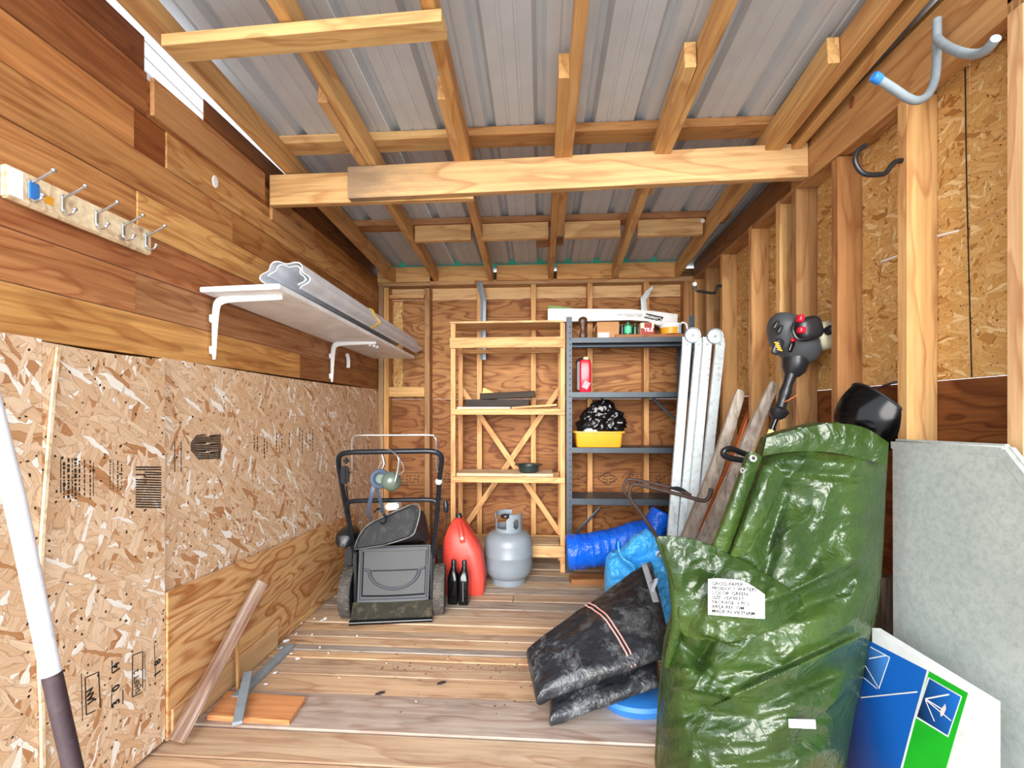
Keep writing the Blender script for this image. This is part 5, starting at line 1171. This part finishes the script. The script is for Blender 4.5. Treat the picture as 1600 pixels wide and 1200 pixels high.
def g_fn(u, v):
    py = 1205+(interp(TT_, u)-1205)*v; l, r = interp(LT, py), interp(RT, py); px = l+(r-l)*u
    y, E = gY(px, py); return P3(px, py, y), V((0, -1, 0))
g = thing('green_tarp', 'big shiny green tarp folded upright with a white label and metal eyelets', 'tarp', (.65, 1.4, 0))
bm = B(); addsheet(bm, g_fn, 170, 230, lambda u, v: .025+.17*(1-abs(2*u-1)**2.6)**.7*(1-.65*v))
for v in bm.verts: v.co.z = max(v.co.z, .003)
obj('tarp_body', bm, TARPG, g, smooth=70)
def poly(tab, u):
    n = len(tab)-1; i = min(int(u*n), n-1); t = u*n-i
    a, b_, c, d = tab[max(i-1, 0)], tab[i], tab[i+1], tab[min(i+2, n)]
    f = lambda k: .5*(2*b_[k]+(c[k]-a[k])*t+(2*a[k]-5*b_[k]+4*c[k]-d[k])*t*t+(3*b_[k]-a[k]-3*c[k]+d[k])*t**3)
    return f(0), f(1)
def flap(name, T, Bt, lift, nu, nv, amp=.006, curl=0, yfix=None, parent=None, mat=None, thick=.006):
    def fn(u, v):
        a = poly(Bt, u); b_ = poly(T, u); px, py = a[0]+(b_[0]-a[0])*v, a[1]+(b_[1]-a[1])*v
        y, E = gY(px, py, False); y = min(y, 1.335 if yfix is None else yfix)-lift*math.sin(math.pi*(.12+.76*v))**.7*math.sin(math.pi*(.1+.8*u))**.6-.006
        p = V((px*.02, py*.02, lift*50)); y -= amp*(1-2*abs(noise.noise(p)))+amp*.5*(1-2*abs(noise.noise(p*2.4)))+curl*(1-v)**4
        return P3(px, py, y), V((0, -1, 0))
    bm = B(); addsheet(bm, fn, nu, nv, thick); return obj(name, bm, mat or TARPG, parent or g, smooth=60), fn
_, flA = flap('front_fold', [(1028, 838), (1058, 839), (1095, 846), (1140, 866), (1190, 892), (1248, 928)], [(1058, 930), (1062, 985), (1098, 1000), (1145, 1002), (1205, 985), (1256, 945)], .05, 90, 50, .009)
bm = B(); addtube(bm, catmull([P3(1029, 839, 1.33), P3(1040, 862, 1.32), P3(1052, 890, 1.315), P3(1058, 925, 1.31), P3(1060, 965, 1.315), P3(1052, 1000, 1.33), P3(1043, 1040, 1.35)], 7), [.012+.012*math.sin(math.pi*i/42) for i in range(43)], 12, flat=(1, .8)); obj('rolled_edge', bm, TARPG, g, smooth=60)
flap('left_fold', [(1166, 712), (1172, 706), (1182, 708), (1191, 714)], [(1108, 868), (1118, 868), (1128, 868), (1138, 868)], .035, 24, 60, .004, yfix=1.33)
flap('leaf_fold', [(1192, 728), (1202, 727), (1214, 729), (1228, 746)], [(1141, 868), (1148, 870), (1158, 870), (1172, 868)], .04, 36, 60, .007, yfix=1.318)
flap('top_fold', [(1198, 684), (1240, 672), (1300, 662), (1350, 668), (1389, 692)], [(1192, 712), (1235, 706), (1290, 706), (1345, 716), (1386, 728)], .014, 70, 14, .004, thick=.004)
for px, py, r_ in ((1177, 716, 5.5), (1160, 735, 4.5), (1250, 673, 5), (1228, 692, 4.8)):
    y, _e = gY(px, py, False); y = min(y, 1.33)-.055 if px < 1190 else y-.034
    k = y/FPX; bm = B(); sxx = 1 if px in (1177,) else .7
    addlathe(bm, [(r_*.5*k, .002), (r_*.7*k, .004), (r_*k, .002), (r_*k, -.004), (r_*.5*k, -.004), (r_*.5*k, .002)], P3(px, py, y), (0, -1, .1), 20, sxx, 1); gm = obj('eyelet', bm, GROM, g)
    bm = B(); addlathe(bm, [(0, 0), (r_*.5*k, 0), (r_*.5*k, -.003), (0, -.003)], P3(px, py, y), (0, -1, .1), 16, sxx, 1); obj('eyelet_hole', bm, INK, gm)
# white care label with its seven lines
LQ = [(1106.5, 905), (1121, 904), (1140, 905.5), (1160, 908), (1178, 917), (1195, 929)]; LBt = [(1106.5, 960), (1124, 961.5), (1142, 963), (1160, 964.5), (1178, 966), (1195, 967)]
ylab = 1.128
def lab_fn(u, v):
    a = poly(LBt, u); b_ = poly(LQ, u); return P3(a[0]+(b_[0]-a[0])*v, a[1]+(b_[1]-a[1])*v, ylab-.004*math.sin(3*u)), V((0, -1, 0))
mn = min(flA(u/20, v/20)[0].y for u in range(3, 17) for v in range(4, 17)); ylab = mn-.004
bm = B(); addsheet(bm, lab_fn, 16, 8, .0015); lb_ = obj('care_label', bm, WHITE, g, smooth=40)
for k, s_ in enumerate(('GROSS PAPER', 'PRODUCT WATERS', 'COLOR: GREEN', 'SIZE: 10X30 FT', 'PACKAGE: 1 PCS', 'AREA REF: OM', 'MADE IN VIETNAM')):
    px, py = 1112, 914.5+k*7.1; o_ = P3(px, py, ylab-.0062); text('label_line', s_, .0128, axes(o_, P3(px+40, py+1.2+k*.25, ylab-.0062)-o_, (0, 0, 1)), lb_, INK, bold=.0002)
tq = [(1232, 1124), (1274, 1125), (1275, 1139), (1233, 1137)]
bm = B(); addprism(bm, [P3(x_, y_, gY(1250, 1130, False)[0]-.035) for x_, y_ in tq], (0, .002, 0)); obj('care_label', bm, WHITE, g, smooth=0)
# ---- black folded tarp
g = thing('black_tarp', 'black folded tarp with dusty wear lying on the floor left of the green tarp', 'tarp', (.15, 1.9, 0))
def atd(px, py, z): return atZ(px, py, z)
A_, T_, R_, D_ = atd(822, 1022, .135), atd(1018, 878, .37), atd(1052, 1022, .215), atd(838, 1098, .075)
def pad(name, A, T, R, D, th, seed, amp, rnd_=.09, par=None, bow=.03, nu=80, nv=70):
    n = (T-D).cross(R-D); n = n if n.z > 0 else -n; n.normalize()
    def fn(u, v):
        p = D*(1-u)*(1-v)+R*u*(1-v)+A*(1-u)*v+T*u*v; e = min(u, 1-u, v, 1-v)/rnd_; ed_ = (1-(1-min(1, e))**2)**.5 if e < 1 else 1
        q = V((u*3+seed, v*2.4, seed)); h = amp*(noise.noise(q)*1.2+.6*(1-2*abs(noise.noise(q*2.1)))+.3*(1-2*abs(noise.noise(q*5))))
        return p+n*(th*(ed_*.5)+h*ed_+bow*math.sin(math.pi*u)*math.sin(math.pi*v)), n
    bm = B(); addsheet(bm, fn, nu, nv, lambda u, v: th*((1-(1-min(1, min(u, 1-u, v, 1-v)/rnd_))**2)**.5)+.002)
    for v in bm.verts: v.co.z = max(v.co.z, .003)
    return obj(name, bm, TARPK, par, smooth=60), fn
_, kf = pad('upper_fold', A_, T_, R_, D_, .06, 3.0, .010, par=g)
D2, R2 = atd(858, 1132, .03), atd(1032, 1072, .12)
pad('lower_fold', A_+V((.10, .02, -.085)), T_+V((0, .05, -.1)), R2, D2, .055, 7.0, .012, par=g, bow=.01)
cl_ = []
for off in (-.0085, .0085):
    bm = B(); pts = []
    for t in range(15):
        tt = t/14; u_ = .43+.155*tt+off*1.6; p, n = kf(u_*1.0+.12*tt, 1-.995*tt); pts.append(p+n*.004)
    pts[0] -= n*.02; pts[-1] -= n*.01
    addtube(bm, pts, .0032, 6); obj('pink_cord', bm, PINK, g)
bm = B(); pts = [P3(1019, 880, 2.17)]+[kf(.985, .97-.3*t/6)[0]+V((-.0, -.012, .016)) for t in range(7)]
addtube(bm, [kf(.93+.03*t/8, .985-.55*t/8)[0]+kf(.93, .5)[1]*.006 for t in range(9)], 1, 6, flat=(.013, .002, (1, .4, 0))); sw = obj('webbing_strap', bm, WEB, g)
bm = B(); p0 = kf(.945, .66)[0]+kf(.93, .5)[1]*.012; addtube(bm, catmull([p0, p0+V((.02, -.03, .03)), p0+V((-.0, -.05, -.01)), p0+V((-.035, -.09, -.07)), p0+V((-.03, -.13, -.115))], 5), 1, 6, flat=(.008, .002)); obj('strap_end', bm, WEB, sw)
# ---- blue bundle peeping out under the black tarp
bm = B(); addlathe(bm, [(0, .06), (.09, .058), (.12, .05), (.125, .035), (.11, .01), (.1, 0), (0, 0)], (.36, 1.735, 0), seg=32, sx=1.15, sy=.8)
tag(obj('blue_basin', bm, BLUEP, None), 'smooth blue plastic basin edge showing under the black tarp', 'basin')
# ---- light blue tarp
LT2 = [(828, 1000), (840, 975), (850, 968), (862, 955), (875, 947), (900, 945), (940, 945), (965, 947), (985, 950)]
RT2 = [(828, 1022), (836, 1034), (850, 1040), (880, 1049), (915, 1057), (950, 1064), (985, 1066)]
TT2 = [(0, 866), (.2, 862), (.26, 846), (.4, 836), (.62, 830), (.8, 836), (1, 862)]
CS = [(968, 848, 972, 872, 5, .05), (972, 872, 992, 886, 5, .05), (992, 886, 985, 925, 4, .03), (985, 925, 968, 955, 5, .02), (985, 875, 1020, 866, 9, -.06), (1010, 870, 1040, 900, 10, .02), (1035, 880, 1058, 930, 5, .03), (955, 870, 968, 862, 5, -.03)]
def c_fn(u, v):
    tp = interp(TT2, u); py = 985+(tp-985)*v; l, r = interp(LT2, py), interp(RT2, py); px = l+(r-l)*u
    E = (1-abs(2*u-1)**2.6)**.6 if 0 < u < 1 else 0; p = V((px*.03, py*.03, 5))
    y = 2.45-.12*E*(1-.5*v**3)-folds(px, py, CS)-(.014*noise.noise(p)+.012*(1-2*abs(noise.noise(p*2)))+.006*(1-2*abs(noise.noise(p*4.4))))*min(1, E*2)
    return P3(px, py, y), V((0, -1, 0))
g = thing('light_blue_tarp', 'crumpled light blue tarp bunched between the black tarp and dark blue roll', 'tarp', (.55, 2.5, 0))
bm = B(); addsheet(bm, c_fn, 90, 90, lambda u, v: .02+.1*(1-abs(2*u-1)**2.6)**.6*(1-.6*v))
for v in bm.verts: v.co.z = max(v.co.z, .003)
obj('tarp_body', bm, TARPC, g, smooth=70)
bm = B(); addtube(bm, catmull([P3(966, 846, 2.36), P3(967, 860, 2.34), P3(974, 873, 2.31), P3(987, 881, 2.30), P3(992, 890, 2.30), P3(988, 915, 2.295), P3(978, 940, 2.295), P3(968, 958, 2.295)], 6), .0045, 8); obj('hem', bm, TARPC, g)
bm = B(); c = P3(1030, 866, 2.315); addlathe(bm, [(.007, .002), (.011, .004), (.016, .002), (.016, -.004), (.007, -.004), (.007, .002)], c, (-.2, -1, .2), 18); obj('eyelet', bm, GROM, g)
# ---- dark blue rolled tarp on its plank
g = thing('blue_roll', 'dark blue rolled tarp lying on the floor in front of the steel shelving', 'tarp', (.45, 2.97, 0))
path = catmull([P3(888, 863, 2.9), P3(900, 862, 2.9), P3(930, 858, 2.92), P3(965, 850, 2.94), P3(1000, 838, 2.95), P3(1020, 826, 2.96), P3(1028, 812, 2.96), P3(1033, 800, 2.96)], 7)
n_ = len(path); rad = []
for i in range(n_):
    t = i/(n_-1); rad.append(.098 if t < .55 else .098-.03*(t-.55)/.15 if t < .7 else .068-.015*(t-.7)/.3)
rad[0] = .085
bm = B(); addtube(bm, path, rad, 48)
bmesh.ops.subdivide_edges(bm, edges=[e for e in bm.edges if abs((e.verts[0].co-e.verts[1].co).x) > .01], cuts=3)
bm.normal_update()
for v in bm.verts:
    p = v.co*9; p2 = V((p.x*2.2, p.y*.6, p.z*.6)); d = .007*(1-2*abs(noise.noise(p*.8)))+.007*(1-2*abs(noise.noise(p2)))+.003*(1-2*abs(noise.noise(p*3)))
    v.co += v.normal*d; v.co.z = max(v.co.z, .042)
obj('rolled_tarp', bm, TARPB, g, smooth=70)
bm = B(); addtube(bm, catmull([path[3]+V((math.cos(a)*.0+.012*math.sin(3*a), -.104*math.sin(a), .104*math.cos(a))) for a in [k*math.pi/8-.4 for k in range(14)]], 4), .004, 6); obj('loose_edge', bm, TARPB, g)
single('support_board', 'short brown board under the dark blue rolled tarp', 'board', (.19, 2.96, .02), (.62, 3.0, .02), .1, .038, WOOD, '#a86c3c')
